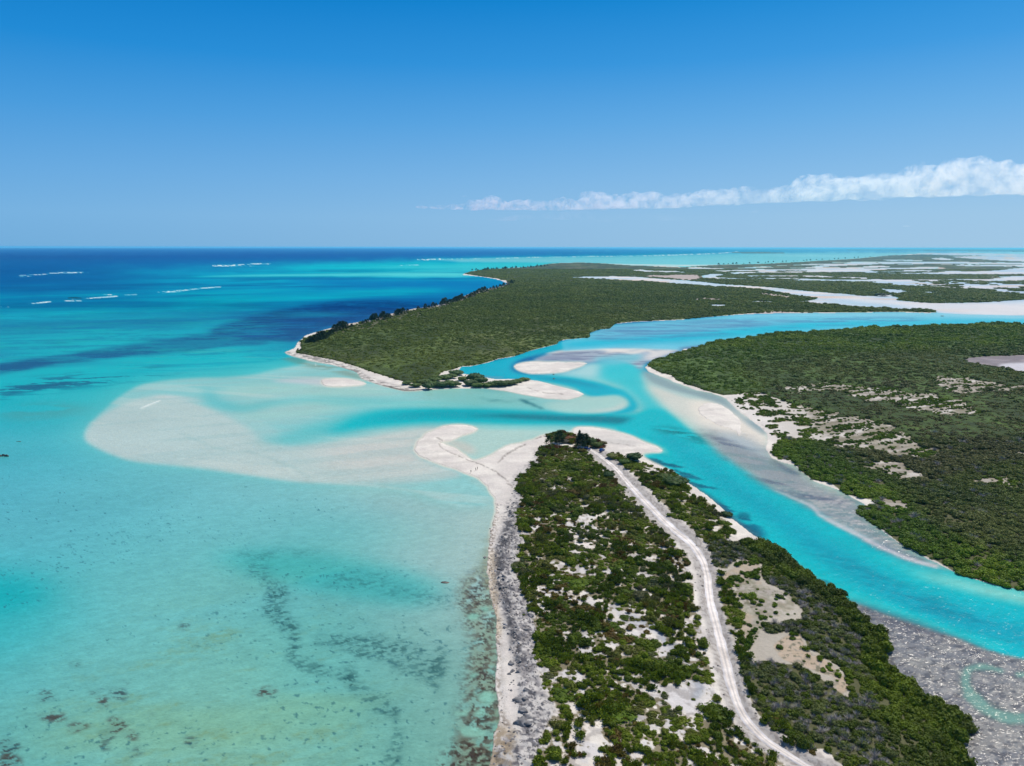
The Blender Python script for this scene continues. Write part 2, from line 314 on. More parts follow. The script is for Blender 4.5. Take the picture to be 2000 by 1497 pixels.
# brightest sand close under the surface
W = mix(W, (180, 200, 203), 0.92 * M([(168,860),(166,848),(176,832),(198,812),(222,798),(250,785),(285,775),(315,772),(352,778),(400,792),(470,806),(540,838),(560,868),(660,860),(780,838),(900,832),(830,850),(805,878),(820,900),(900,925),(850,938),(740,945),(658,945),(579,941),(527,934),(439,921),(351,910),(263,901),(219,888),(184,872)], True, 5, 3) * (0.35 + 0.65*ss(0.30, 0.75, blur(M([(150,870),(160,835),(200,800),(260,776),(330,768),(400,792),(480,830),(540,870),(700,858),(840,832),(900,840),(930,930),(700,960),(400,930),(200,890)], True, 26, 9), 0, 0))))
W = mix(W, (158, 200, 200), 0.8 * M([(470,790),(560,776),(640,778),(700,790),(640,806),(560,820),(500,822),(460,812)], True, 10, 5))
W = mix(W, (164, 204, 202), 0.7 * M([(430,762),(500,752),(620,750),(700,756),(800,768),(700,775),(560,776),(480,776)], True, 10, 4))
W = mix(W, (196, 196, 208), 0.75 * M([(532,745),(560,740),(600,738),(640,740),(632,753),(600,751),(560,748)], True, 4, 2))
W = mix(W, (205, 205, 208), 0.6 * S([(300,775,1),(330,775,3),(365,779,3),(400,785,1)], 5, 1.5))
W = mix(W, (204, 203, 203), 0.7 * M([(640,880),(700,862),(790,842),(840,834),(815,862),(812,885),(840,904),(800,918),(720,916),(660,905)], True, 24, 8))
W = mix(W, (188, 198, 200), 0.55 * M([(620,875),(760,860),(810,872),(830,900),(880,918),(800,930),(680,925),(620,905)], True, 22, 8))
W = mix(W, (150, 200, 202), 0.5 * S([(640,960,8),(760,955,10),(870,960,8)], 40, 8))
_rp = ss(0.50, 0.62, N(30, 170, 5, 3.2, 0.35, 0.35)); W = mix(W, (150, 186, 192), 0.30 * SH * _rp)
W = mix(W, (196, 210, 210), 0.30 * SH * ss(0.52, 0.66, N(34, 171, 5, 3.0, 0.4, -0.25)))
W = mix(W, (120, 170, 176), 0.35 * S([(350,845,1),(400,868,1.5),(440,880,1)], 3, 1, 6, 12, 172))
W = mix(W, (130, 172, 178), 0.35 * S([(480,878,1),(540,900,1.5),(590,925,2),(610,950,1)], 3, 1, 6, 12, 173))
# teal tongues of deeper water between the banks
W = mix(W, (92, 186, 196), 0.62 * M([(405,758),(420,772),(445,785),(480,790),(520,783),(600,776),(700,779),(800,784),(700,786),(600,786),(540,792),(480,806),(430,800),(400,785),(398,768)], True, 9, 4))
CHN = [(470,866),(540,853),(590,838),(640,818),(700,804),(780,797),(900,796),(1000,799),(1100,805),(1180,808),(1230,800),(1250,775),(1240,755),(1200,745),(1160,738),(1110,731),(1060,733),(1010,728),(1000,716),(1015,707),(1060,697),(1100,690),(1040,686),(900,712),(880,725),
       (930,738),(1035,742),(1102,757),(1150,772),(1190,775),(1222,782),(1222,797),(1190,803),(1290,790),(1290,770),(1262,745),(1250,722),(1262,700),(1330,720),(1270,750),(1300,800),(1345,838),(1385,866),(1430,898),(1512,954),(1600,1000),(1720,1064),(1900,1120),(2050,1170),(2050,1310),(1960,1282),(1850,1240),(1724,1200),(1655,1174),
       (1540,1085),(1480,1050),(1400,985),(1290,915),(1255,890),(1300,881),(1250,857),(1180,836),(1120,831),(1000,832),(900,827),(840,828),(760,832),(680,842),(600,860),(530,868)]
W = mix(W, (70, 186, 196), 0.6 * M([(500,864),(560,850),(620,826),(700,806),(800,800),(800,830),(680,841),(600,858),(550,866)], True, 16, 7))
W = mix(W, (30, 178, 194), 0.88 * M([(640,846),(700,812),(780,798),(900,797),(1000,800),(1100,806),(1200,808),(1300,812),(1300,860),(1200,838),(1100,832),(1000,832),(900,827),(840,827),(760,831),(680,842)], True, 12, 5))
W = mix(W, (10, 158, 178), 0.8 * S([(740,820,3),(800,812,6),(900,810,9),(1000,813,9),(1150,818,9),(1250,825,9)], 18, 4))
W = mix(W, (8, 122, 142), 0.85 * S([(930,812,1),(1000,813,3),(1100,818,5),(1200,821,6),(1290,833,6),(1340,850,3)], 14, 2.5, 4, 12, 55))
W = mix(W, (110, 196, 200), 0.6 * S([(640,790,4),(780,788,5),(900,790,5),(1000,792,4),(1060,797,3)], 16, 3))
# side channels round the bars
W = mix(W, (26, 172, 200), 0.96 * M([(880,722),(905,708),(950,706),(1004,694),(1040,682),(1095,668),(1155,660),(1200,668),(1180,680),(1100,686),(1050,694),(1015,704),(1000,716),(1008,727),(1050,734),(1110,734),(1165,745),(1200,756),(1225,764),(1245,790),(1230,806),(1170,808),(1222,797),(1225,784),(1205,776),(1160,775),(1143,771),(1120,758),(1074,748),(1035,742),(960,741),(900,733)], True, 4, 2))
W = mix(W, (8, 140, 175), 0.7 * S([(1035,736,1),(1060,739,3),(1110,743,4),(1150,752,3),(1180,760,1)], 8, 1.5))
W = mix(W, (120, 150, 178), 0.6 * S([(930,733,2),(960,738,3),(985,737,2)], 5, 1, 3, 10, 56))
# bank between the side channel and the mouth
bank = [(1145,712),(1190,700),(1230,700),(1250,712),(1250,735),(1256,760),(1262,790),(1240,775),(1200,752),(1150,742),(1100,735),(1040,731),(1090,728),(1130,720)]
W = mix(W, (110, 200, 212), 0.85 * M(bank, True, 8, 4))
W = mix(W, (168, 206, 214), 0.9 * M([(1090,729),(1120,722),(1146,710),(1170,712),(1175,726),(1160,738),(1130,735)], True, 7, 3))
W = mix(W, (60, 190, 206), 0.85 * M([(1180,716),(1250,706),(1262,730),(1262,760),(1300,800),(1290,812),(1262,808),(1245,780),(1215,755),(1180,742),(1175,728)], True, 9, 5))
shoalh = [(1060,795),(1065,788),(1100,784),(1130,780),(1160,776),(1190,772),(1208,772),(1222,779),(1225,790),(1215,799),(1190,805),(1150,808),(1100,806)]
W = mix(W, (166, 205, 205), 0.9 * M(shoalh, True, 3, 1.5))
W = mix(W, (200, 205, 205), 0.7 * S([(1140,804,1),(1190,801,3),(1215,793,4),(1218,783,2)], 4, 2))
W = mix(W, (120, 188, 190), 0.6 * M([(850,768),(960,768),(1060,785),(1060,797),(960,792),(860,785)], True, 14, 4))
W = mix(W, (40, 110, 125), 0.75 * S([(935,777,1),(965,783,2),(1000,785,1),(1040,781,1)], 3, 1, 6, 6, 57) * (0.3 + 0.7*pat))
W = mix(W, (36, 100, 118), 0.8 * S([(1014,782,1.5),(1030,786,2.5),(1045,793,1.5),(1062,799,1.5)], 2, 1, 5, 5, 58))
# flats and bars north-east of the side channel
flatc = [(1055,697),(1090,686),(1140,678),(1200,677),(1270,676),(1332,680),(1318,690),(1285,703),(1262,708),(1252,722),(1232,710),(1190,702),(1146,709),(1080,706),(1040,706)]
W = mix(W, (182, 188, 204), 0.92 * M(flatc, True, 3, 1.5))
W = mix(W, (110, 118, 150), 0.6 * M(flatc, True, 3, 1.5) * ss(0.52, 0.62, N(14, 73, 5, 2.2, 0.6)))
W = mix(W, (120, 128, 160), 0.6 * M([(1060,700),(1090,692),(1160,695),(1150,706),(1080,705)], True, 4, 2, 5, 10, 59) * (0.4 + 0.6*pat))
W = mix(W, (110, 190, 210), 0.7 * M([(1160,700),(1200,694),(1250,692),(1245,706),(1190,712)], True, 6, 2, 4, 10, 60))
W = mix(W, (226, 220, 218), 0.95 * S([(1068,691,1),(1095,687,2),(1130,683,3),(1170,681,2.5),(1195,684,3),(1225,683,2.5),(1255,679,3.5),(1295,678,3.5),(1328,680,1)], 2, 1, 3, 12, 61))
W = mix(W, (222, 216, 216), 0.9 * S([(1180,690,1),(1205,686,2.5),(1235,689,3),(1262,684,3),(1280,690,2)], 2, 1, 3, 12, 74))
W = mix(W, (220, 214, 216), 0.75 * M([(1290,682),(1325,682),(1300,693),(1270,704),(1262,696)], True, 4, 2))
# the long channel beyond, going right
chE = [(1095,668),(1155,650),(1200,634),(1340,624),(1440,614.5),(1600,611.5),(1826,610.5),(2400,616),(2400,645),(1900,640),(1700,648),(1530,658),(1400,675),(1335,684),(1200,680),(1100,686)]
W = mix(W, (110, 190, 218), 0.95 * M(chE, False, 2, 1))
W = mix(W, (44, 176, 208), 0.8 * S([(1100,674,6),(1200,668,6),(1330,660,7),(1440,650,8),(1560,638,7),(1700,632,5),(1900,630,4),(2100,630,4)], 20, 3, 6, 60, 62))
W = mix(W, (104, 150, 190), 0.65 * M([(1155,656),(1175,645),(1250,634),(1360,628),(1500,624),(1560,630),(1440,640),(1300,652),(1180,662)], True, 8, 3) * (0.3 + 0.7*ss(0.42, 0.56, N(30, 63, 5, 2.0, 0.7))))
W = mix(W, (86, 132, 178), 0.55 * M([(1155,656),(1200,640),(1400,624),(1600,618),(1800,620),(1800,630),(1560,640),(1330,662),(1160,668)], False, 8, 3) * ss(0.50, 0.60, N(22, 69, 5, 2.4, 0.7)))
W = mix(W, (98, 108, 150), 0.7 * S([(1330,682,3),(1370,677,2.5),(1440,666,2.5),(1500,656,1)], 4, 1, 2, 12, 64))
W = mix(W, (150, 200, 225), 0.6 * S([(1440,617,1.5),(1600,615,2.5),(1826,615,3),(2100,620,3)], 14, 1.5))
# the mouth going down the right: bright channel
mou = [(1262,800),(1300,800),(1345,838),(1385,866),(1430,898),(1470,926),(1512,954),(1560,974),(1600,1000),(1660,1036),(1720,1068),(1768,1090),(1856,1116),(1940,1142),(2060,1168),(2400,1240),(2400,1420),(2060,1300),(1967,1281),(1919,1268),(1870,1249),(1821,1233),(1772,1216),(1724,1200),(1675,1181),
       (1655,1174),(1584,1124),(1530,1080),(1488,1056),(1440,1020),(1400,984),(1352,948),(1288,910),(1250,890),(1300,881),(1257,860),(1200,838)]
W = mix(W, (32, 182, 198), 0.97 * M(mou, False, 5, 3))
W = mix(W, (14, 160, 184), 0.75 * S([(1290,850,5),(1340,880,12),(1400,930,16),(1500,1000,18),(1620,1080,18),(1760,1160,18),(1900,1215,16),(2100,1270,14)], 14, 8, 6, 14, 65))
W = mix(W, (8, 128, 140), 0.8 * S([(1280,836,4),(1340,848,8),(1385,868,4)], 8, 3, 6, 8, 66) * ss(0.4, 0.55, N(7, 67, 3, 2.2, 0.7, -0.5)))
W = mix(W, (8, 130, 150), 0.42 * S([(1560,1060,6),(1680,1120,12),(1800,1175,16),(1950,1230,14),(2100,1270,10)], 10, 6) * ss(0.42, 0.62, N(6, 68, 4, 2.2, 0.7, -0.5)))
W = mix(W, (178, 218, 206), 0.75 * S([(1780,1118,1),(1840,1132,7),(1920,1152,10),(2010,1172,10),(2200,1215,10)], 22, 6))
W = mix(W, (110, 205, 205), 0.5 * S([(1700,1085,3),(1800,1118,8),(1880,1140,8)], 16, 6))
W = mix(W, (100, 200, 200), 0.45 * S([(1540,1095,4),(1640,1155,8),(1740,1190,8),(1850,1232,8),(1960,1268,6)], 12, 5))
W = mix(W, (150, 200, 196), 0.45 * S([(1230,852,2),(1262,865,4),(1292,878,5),(1306,888,3)], 5, 3))
W = mix(W, (172, 204, 203), 0.92 * M([(905,836),(960,834),(1050,836),(1110,840),(1110,848),(1060,852),(1035,862),(990,874),(955,893),(925,902),(905,888),(860,868),(870,858),(900,848)], True, 7, 4))
W = mix(W, (196, 196, 194), 0.7 * M([(872,866),(885,860),(915,868),(930,880),(915,888),(900,880)], True, 5, 3))
W = mix(W, (120, 200, 204), 0.6 * S([(940,836,2),(1000,836,3),(1080,838,2),(1110,840,1)], 8, 2))
# dark turtle-grass patches beside the peninsula
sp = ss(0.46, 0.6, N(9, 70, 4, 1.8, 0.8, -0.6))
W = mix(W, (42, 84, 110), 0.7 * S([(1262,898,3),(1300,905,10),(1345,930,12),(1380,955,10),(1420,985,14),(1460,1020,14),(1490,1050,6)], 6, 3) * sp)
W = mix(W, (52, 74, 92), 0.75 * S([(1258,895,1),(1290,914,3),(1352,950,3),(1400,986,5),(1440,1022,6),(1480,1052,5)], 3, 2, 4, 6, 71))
W = mix(W, (30, 96, 112), 0.7 * M([(1440,1004),(1455,1001),(1466,1010),(1455,1016),(1443,1012)], True, 2, 1.5))
W = mix(W, (46, 96, 110), 0.6 * M([(1590,1120),(1610,1128),(1640,1150),(1660,1170),(1640,1168),(1600,1140)], True, 4, 3) * sp)
# pale bank and grey flat of the east side
bnk = [(1264,752),(1290,752),(1340,770),(1390,788),(1430,800),(1452,815),(1480,830),(1495,850),(1498,872),(1480,880),(1440,870),(1400,852),(1360,834),(1330,815),(1305,800),(1284,778)]
W = mix(W, (206, 208, 206), 0.9 * M(bnk, True, 8, 5))
W = mix(W, (224, 219, 214), 0.9 * M([(1345,786),(1380,782),(1410,784),(1440,800),(1462,818),(1486,835),(1498,852),(1500,872),(1470,872),(1440,862),(1400,846),(1365,824)], True, 7, 4, 4, 10, 174))
W = mix(W, (132, 158, 172), 0.85 * M([(1255,722),(1266,727),(1290,736),(1320,749),(1350,761),(1392,769),(1418,780),(1436,798),(1455,815),(1485,828),(1497,850),(1470,836),(1440,812),(1410,792),(1370,778),(1320,766),(1275,750),(1258,738)], True, 4, 2) )
W = mix(W, (165, 200, 206), 0.7 * M([(1252,728),(1270,745),(1310,762),(1370,778),(1340,776),(1290,760),(1260,748)], True, 4, 2))
flatE = [(1340,832),(1380,838),(1420,850),(1446,850),(1470,866),(1500,884),(1520,906),(1555,916),(1590,945),(1650,970),(1695,990),(1690,1010),(1740,1050),(1800,1090),(1858,1114),(1800,1101),(1768,1091),(1720,1069),(1660,1037),(1610,1010),(1592,993),(1560,977),(1512,957),(1460,921),(1424,897),(1380,866)]
FE = M(flatE, False, 10, 6, 4, 8, 75) * ss(1340, 1420, UU)
W = mix(W, (146, 148, 150), 0.94 * FE)
W = mix(W, (112, 140, 140), 0.5 * FE * ss(0.5, 0.62, N(12, 175, 4, 1.6, 0.7, -0.6)))
W = mix(W, (92, 96, 112), 0.6 * FE * ss(0.5, 0.66, N(16, 76, 4, 1.6, 0.7, -0.6)))
W = mix(W, (186, 180, 178), 0.7 * FE * ss(0.52, 0.68, N(3.0, 77, 3, 1.6, 0.7, 0.2)) * ss(930, 980, VV))
W = mix(W, (190, 196, 198), 0.8 * M([(1400,845),(1440,850),(1490,872),(1500,890),(1470,880),(1430,862)], True, 7, 4))
W = mix(W, (205, 200, 208), 0.8 * S([(1512,958,1),(1560,977,2),(1592,994,3),(1606,1010,3),(1660,1037,4),(1720,1068,4),(1768,1089,4),(1830,1108,3)], 2, 1, 2, 8, 78))
W = mix(W, (60, 70, 92), 0.6 * S([(1510,900,1),(1525,910,3),(1560,928,2)], 3, 2, 2, 8, 79))
# grey flat at the lower right with its turquoise ring
flatS = [(1655,1174),(1675,1181),(1724,1200),(1772,1216),(1821,1233),(1870,1249),(1919,1268),(1967,1281),(2000,1288),(2060,1304),(2400,1400),(2400,1990),(1850,1990),(1860,1500),(1700,1300)]
FS = M(flatS, False, 3, 2, 2, 8, 80)
W = mix(W, (128, 124, 126), 0.97 * FS)
W = mix(W, (96, 92, 98), 0.7 * S([(1655,1176,2),(1675,1184,6),(1724,1204,10),(1772,1222,12),(1821,1240,12),(1870,1256,9),(1940,1284,5)], 8, 5))
W = mix(W, (150, 146, 140), 0.6 * FS * ss(0.45, 0.65, N(12, 81, 4)))
W = mix(W, (176, 172, 166), 0.55 * FS * ss(0.55, 0.7, N(1.5, 82, 3, 2.0, 0.8, 0.35)))
W = mix(W, (74, 72, 76), 0.5 * FS * ss(0.54, 0.68, N(1.3, 83, 3, 1.6, 0.8, 0.35)))
ring = [(1960,1312,3),(1935,1306,5),(1905,1303,6),(1888,1312,7),(1884,1332,8),(1890,1352,10),(1910,1372,11),(1935,1388,11),(1965,1402,11),(2000,1404,10),(2060,1400,10),(2140,1380,9),(2180,1340,8),(2120,1316,6),(2040,1318,5),(1985,1318,4)]
W = mix(W, (84, 98, 96), 0.6 * S([(a, b, c*1.25) for a, b, c in ring], 3, 2, 3, 5, 85))
W = mix(W, (120, 158, 146), 0.9 * S(ring, 2, 1.5, 3, 5, 84))
# lagoons beyond the headland
LG = np.clip(blur(CR, 2, 0.5), 0, 1) * (VV < 617)
lag = np.array([[[178, 198, 222]]]) * np.ones((NV, NU, 1))
lag = mix(lag, (206, 206, 218), ss(0.42, 0.6, N(170, 90, 4, 1.6, 0.8)))
lag = mix(lag, (206, 188, 184), 0.75 * ss(0.58, 0.7, N(120, 91, 4, 1.6, 0.8)))
lag = mix(lag, (214, 213, 222), 0.85 * M([(1640,580),(1760,590),(1860,595),(2000,592),(2400,590),(2400,617),(1900,614),(1826,606),(1700,598)], False, 12, 2))
lag = mix(lag, (150, 190, 220), 0.7 * M([(1600,590),(1680,590),(1780,600),(1700,600)], True, 12, 2))
W = mix(W, lag, LG)
W = mix(W, (140, 196, 218), 0.85 * S([(1830,614,0.8),(1900,617,1.5),(2000,620,2),(2400,624,2)], 6, 1.0))
bay = M([(1178,515.5),(1400,518),(1490,515.5),(1550,512.5),(1610,509),(1670,505.5),(1714,500.5),(1700,498.3),(1610,495.6),(1550,495.8),(1440,495.4),(1300,499),(1180,501.5),(1000,503),(830,507),(900,512),(1060,513)], False, 6, 0.8)
W = mix(W, (122, 188, 210), 0.85 * bay)
W = mix(W, (150, 205, 220), 0.7 * M([(1480,496),(1700,499),(1714,500.5),(1650,503),(1500,500)], False, 30, 1.2))
W = mix(W, (190, 205, 216), 0.8 * S([(1178,515.8,0.8),(1250,517.6,1.2),(1350,519,1.4),(1410,518,0.8)], 5, 0.5))

speck = ss(0.49, 0.60, N(1.1, 106, 3, 1.5, 0.8, 0.3)); tuft = ss(0.47, 0.60, N(3.2, 103, 4, 1.5, 0.8, 0.3)); tuft2 = ss(0.5, 0.62, N(1.5, 104, 3, 1.5, 0.8, 0.3))
W = mix(W, (58, 172, 176), 0.62 * M_([(430,1085),(560,1078),(680,1092),(800,1118),(860,1150),(820,1185),(700,1170),(600,1150),(500,1125)], 30, 12))
W = mix(W, (38, 172, 182), 0.5 * M_([(-200,1115),(20,1120),(90,1145),(80,1180),(0,1195),(-200,1200)], 30, 14))
# sparse things on the near sea bed: grass tufts, brown algae, old reef
def bed(poly, su, sv): return M(poly, True, su, sv)
W = mix(W, (124, 172, 146), 0.42 * bed([(200,1270),(420,1200),(600,1140),(760,1240),(800,1400),(700,1850),(200,1850),(60,1480)], 80, 60) * ss(0.45, 0.68, N(24, 101, 4, 2.4, 0.9, 0.25)))
W = mix(W, (118, 134, 92), 0.36 * bed([(180,1330),(420,1230),(620,1220),(700,1330),(640,1500),(300,1600),(150,1480)], 70, 50) * ss(0.5, 0.68, N(9, 102, 5, 2.4, 0.8, 0.25, 0.65)) * (0.4 + 0.6*ss(0.45, 0.6, N(1.3, 107, 3))))
W = mix(W, (118, 140, 100), 0.35 * tuft * bed([(390,1235),(440,1222),(470,1238),(420,1255)], 10, 6))
W = mix(W, (20, 170, 182), 0.35 * bed([(-200,1120),(100,1130),(150,1170),(60,1260),(-200,1300)], 60, 40))
reefs = [([(508,1130,6),(540,1155,14),(545,1190,16),(560,1225,14),(580,1262,8),(575,1275,10),(610,1302,9),(650,1318,5),(672,1330,8),(700,1358,14),(740,1375,12),(775,1390,6)], 0.72),
         ([(460,1085,4),(480,1078,7),(510,1085,5),(560,1075,4),(620,1080,4)], 0.35),
         ([(470,1110,8),(500,1115,12),(530,1118,8)], 0.55),
         ([(620,1248,8),(690,1262,18),(760,1272,24),(820,1300,24),(870,1330,18)], 0.6),
         ([(640,1140,8),(720,1130,14),(800,1160,14),(880,1180,12)], 0.32),
         ([(668,1302,8),(676,1318,10),(665,1335,6)], 0.55),
         ([(840,1270,12),(860,1290,16),(850,1310,12)], 0.6),
         ([(770,1400,5),(775,1450,10),(765,1497,14),(760,1560,14)], 0.5)]
for pts, a in reefs:
    W = mix(W, (52, 92, 92), a * S([(p[0], p[1], p[2]*1.25) for p in pts], 5, 4, 10, 9, 105) * (0.14 + 0.86*np.maximum(0.45*tuft*tuft2, speck*(0.55 + 0.45*tuft))))
spots = [(522,1353,22,9),(377,1450,14,9),(232,1358,18,12),(200,1372,14,10),(187,1355,14,6),(240,1335,8,4),(228,1420,20,16),(215,1440,16,12),(205,1460,14,8),(250,1440,10,8),(148,1300,8,3),(88,1362,22,6),(100,1400,24,8),(360,1222,8,4),
         (20,1460,18,16),(18,1490,22,18),(300,1395,10,6),(90,1350,16,5),(150,1420,20,8),(270,1470,10,7)]
for i, (a, b, c, d) in enumerate(spots):
    k = M([(a + c*math.cos(t)*0.9, b + d*math.sin(t)) for t in np.linspace(0, 6.28, 9)[:-1]], True, 1, 1, 6, 5, 110 + i)
    W = mix(W, (62, 74, 74) if i % 3 else (74, 66, 60), 0.85 * blur(k, 3, 3) * (0.15 + 0.85*speck))
W = mix(W, (54, 100, 108), 0.5 * ss(0.72, 0.78, N(1.4, 130, 3)) * ss(0.46, 0.60, N(45, 132, 3)) * M([(0,1040),(300,1020),(600,1050),(900,1130),(930,1400),(930,1850),(-400,1850),(-400,1100)], False, 40, 30))
W = mix(W, (54, 100, 108), 0.6 * ss(0.84, 0.88, N(1.5, 131, 2)) * ss(0.42, 0.55, N(40, 133, 3)) * M([(-400,900),(600,950),(900,1030),(930,1850),(-400,1850)], False, 40, 30))
# brown rock shelf beside the west beach
shelf = [(962,1030),(950,1055),(945,1080),(934,1110),(918,1120),(900,1150),(906,1200),(922,1250),(918,1310),(915,1350),(900,1420),(890,1497),(880,1850),(990,1850),(985,1497),(985,1400),(975,1300),(972,1180),(960,1100),(966,1040)]
SF = M(shelf, True, 8, 8)
W = mix(W, (128, 134, 112), 0.5 * SF * ss(0.30, 0.55, N(5, 140, 4, 0.8, 1.2)))
W = mix(W, (92, 86, 76), 0.75 * blur(SF, 10, 4) * ss(0.50, 0.62, N(1.5, 141, 5)) * ss(1070, 1170, VV))
W = mix(W, (64, 57, 50), 0.7 * blur(SF, 10, 4) * ss(0.52, 0.62, N(0.9, 143, 3)) * ss(0.48, 0.56, N(6, 144, 4)) * ss(1070, 1170, VV))
W = mix(W, (66, 54, 48), 0.8 * ss(0.5, 0.6, N(1.0, 142, 4)) * ss(0.42, 0.55, N(5, 145, 3)) * S([(940,1190,10),(945,1280,12),(935,1330,22),(925,1380,28),(930,1440,24),(900,1500,40),(880,1600,50)], 10, 12))
for a, b, c, d in [(950,1188,9,5),(925,1205,13,8),(948,1365,16,14),(920,1432,20,12),(940,1395,14,7),(900,1395,12,6),(930,1320,10,5)]:
    W = mix(W, (128, 190, 180), 0.85 * M([(a + c*math.cos(t), b + d*math.sin(t)) for t in np.linspace(0, 6.28, 9)[:-1]], True, 2, 2, 6, 6, int(a)))
W = mix(W, (150, 140, 110), 0.7 * S([(960,1040,3),(954,1075,4),(952,1120,5),(958,1165,4)], 3, 3) * (0.3 + 0.7*tuft2))
# fine tonal life
W = W * (1 + 0.05*(N(40, 150, 4) - 0.5)[..., None] + 0.10*(N(2.2, 151, 3, 1.5, 0.7, 0.3) - 0.5)[..., None] * ss(700, 1000, VV)[..., None])

# pale thin water at every sandy edge
near = blur(np.maximum(PE, BARS), 5, 3); nearH = blur(HL, 4, 2)
edge = ss(0.12, 0.5, near) * (UU < 1320) * ss(1100, 980, VV)
W = mix(W, (212, 212, 207), 0.85 * edge)
W = mix(W, (190, 196, 192), 0.6 * ss(0.2, 0.5, nearH) * M([(540,690),(620,700),(710,735),(830,762),(960,760),(1140,772),(1140,790),(960,775),(820,775),(700,750),(560,710)], False, 4, 2))
W = mix(W, (120, 124, 112), 0.45 * M([(548,690),(600,704),(650,716),(700,732),(714,744),(690,738),(640,724),(590,714),(550,700)], True, 4, 2) * pat)

# surf
foam = np.zeros((NV, NU))
surf = [([(38,538.8,.5),(80,536.5,.7),(105,533.6,1.1),(140,532.8,1.0),(172,533,.5)],1),([(415,519,1.2),(440,519.4,1.3),(470,517.4,1.0),(500,515.6,.8),(530,515.6,.7)],1),
        ([(308,571.6,.6),(335,569.8,1.2),(365,566.6,.8),(400,563,.7),(432,560.6,.7)],1),([(126,588.6,.8),(160,587.6,.7)],1),([(160,584.6,.6),(195,581.6,.8),(230,579,.8)],1),([(200,575.6,.6),(218,576.2,.6)],1),
        ([(56,593,.8),(80,591.5,1),(100,589.5,.6)],1),([(243,576.6,.6),(268,575.6,.6)],.7),([(0,600.6,.8),(18,600,.6)],.7),
        ([(300,573.4,.5),(330,571.6,.5),(352,570,.5)],.7),([(30,541,.4),(60,539.8,.5)],.7),([(450,521,.4),(500,519.6,.4)],.6),([(138,585.4,.6),(158,584.2,.5)],.8),([(815,507.4,.7),(840,507.2,1.1),(870,506.4,1)],1),([(870,506.6,.4),(930,505.6,.4),(980,504.6,.5),(1030,503.6,.4)],.8),([(1030,503,.5),(1100,502.4,.4),(1140,501.4,.5),(1180,501,.5),(1250,500.2,.4)],.8),
        ([(1250,500.4,.4),(1310,498.6,.6),(1370,496.6,.6),(1420,494,.5),(1445,491,.4)],.9),([(1130,491,.3),(1200,490.4,.3)],.4),([(780,519,.4),(820,517.8,.4)],.6),
        ([(274,799,.8),(288,793,1.4),(300,788,1),(314,782,.7)],.9),([(592,934,1),(600,937,2),(606,941,1.2)],.9),([(580,960,1),(590,961,.8)],.8),([(490,879,.6),(512,884,.6),(548,893,.6),(588,916,.6)],.3),
        ([(616,710,.6),(617,715,.8)],.8),([(180,857,.6),(190,861,.6)],.4)]
for pts, a in surf: foam = np.maximum(foam, a * S(pts, 0, 0, 1.5, 20, 160))
foam *= ss(0.40, 0.52, N(14, 161, 4, 1.0, 3.0)) * 0.8 + 0.2*ss(0.5, 0.6, N(40, 162, 3))
foam = np.maximum(foam, 0.5*blur(foam, 6, 1)*ss(0.5, 0.65, N(9, 163, 3)))
W = mix(W, (70, 150, 190), 0.5 * blur(foam, 16, 2) * (VV < 620))
W = mix(W, (240, 244, 246), 0.95 * foam)
W = mix(W, (60, 70, 90), 0.7 * S([(133,582.5,.8),(145,582,1.2),(160,583,.6)]))

# ---------------- dry ground
G = np.ones((NV, NU, 3), np.float32) * np.array([214, 206, 200], np.float32)
G = mix(G, (226, 219, 211), ss(0.35, 0.65, N(9, 200, 4)))
G = mix(G, (200, 192, 188), 0.5 * ss(0.52, 0.7, N(22, 201, 4)))
G = mix(G, (190, 184, 178), 0.35 * ss(0.5, 0.66, N(14, 202, 4, 3, 0.35, 0.25)))
soil = (92, 84, 70)
# strand lines on the beach
for pts in ([(852,856,.7),(862,862,.9),(858,872,.7),(872,882,.7),(905,896,.7),(935,907,.9),(965,922,1),(985,938,1.2),(1000,955,1.6)],
            [(972,908,1),(985,893,1.4),(1005,880,1.4),(1028,868,1.2)], [(1045,858,1),(1062,852,1.6),(1085,848,1.8),(1112,847,1.4)],
            [(1100,771,.6),(1060,768,.5),(1030,758,.5)], [(1160,862,.6),(1200,868,.5),(1250,874,.5)], [(1508,870,1),(1522,866,1.4),(1525,858,1)], [(1488,828,1.2),(1492,836,1.4),(1490,842,1)]):
    G = mix(G, (120, 112, 106), 0.75 * S(pts, 0, 0, 2, 4, 203) * ss(0.3, 0.5, N(1.6, 204, 3)))
# damp edge
damp = ss(0.62, 0.52, blur(LAND, 4, 2)) * (VV > 600)
G = mix(G, (206, 198, 188), 0.6 * damp)
G = mix(G, (190, 186, 182), 0.6 * M([(1150,860),(1200,858),(1260,868),(1230,872),(1170,866)], True, 8, 2))
_ei = ss(0.80, 0.98, blur(EA, 30, 10)); G = mix(G, (142, 135, 120), 0.85 * _ei)
G = mix(G, (146, 138, 122), 0.75 * ss(0.9, 1.0, blur(HL, 40, 8)) * (UU > 900))
G = mix(G, (150, 142, 128), 0.6 * M([(1400,1090),(1500,1080),(1600,1160),(1700,1280),(1700,1420),(1560,1440),(1470,1350),(1430,1240)], True, 12, 12))
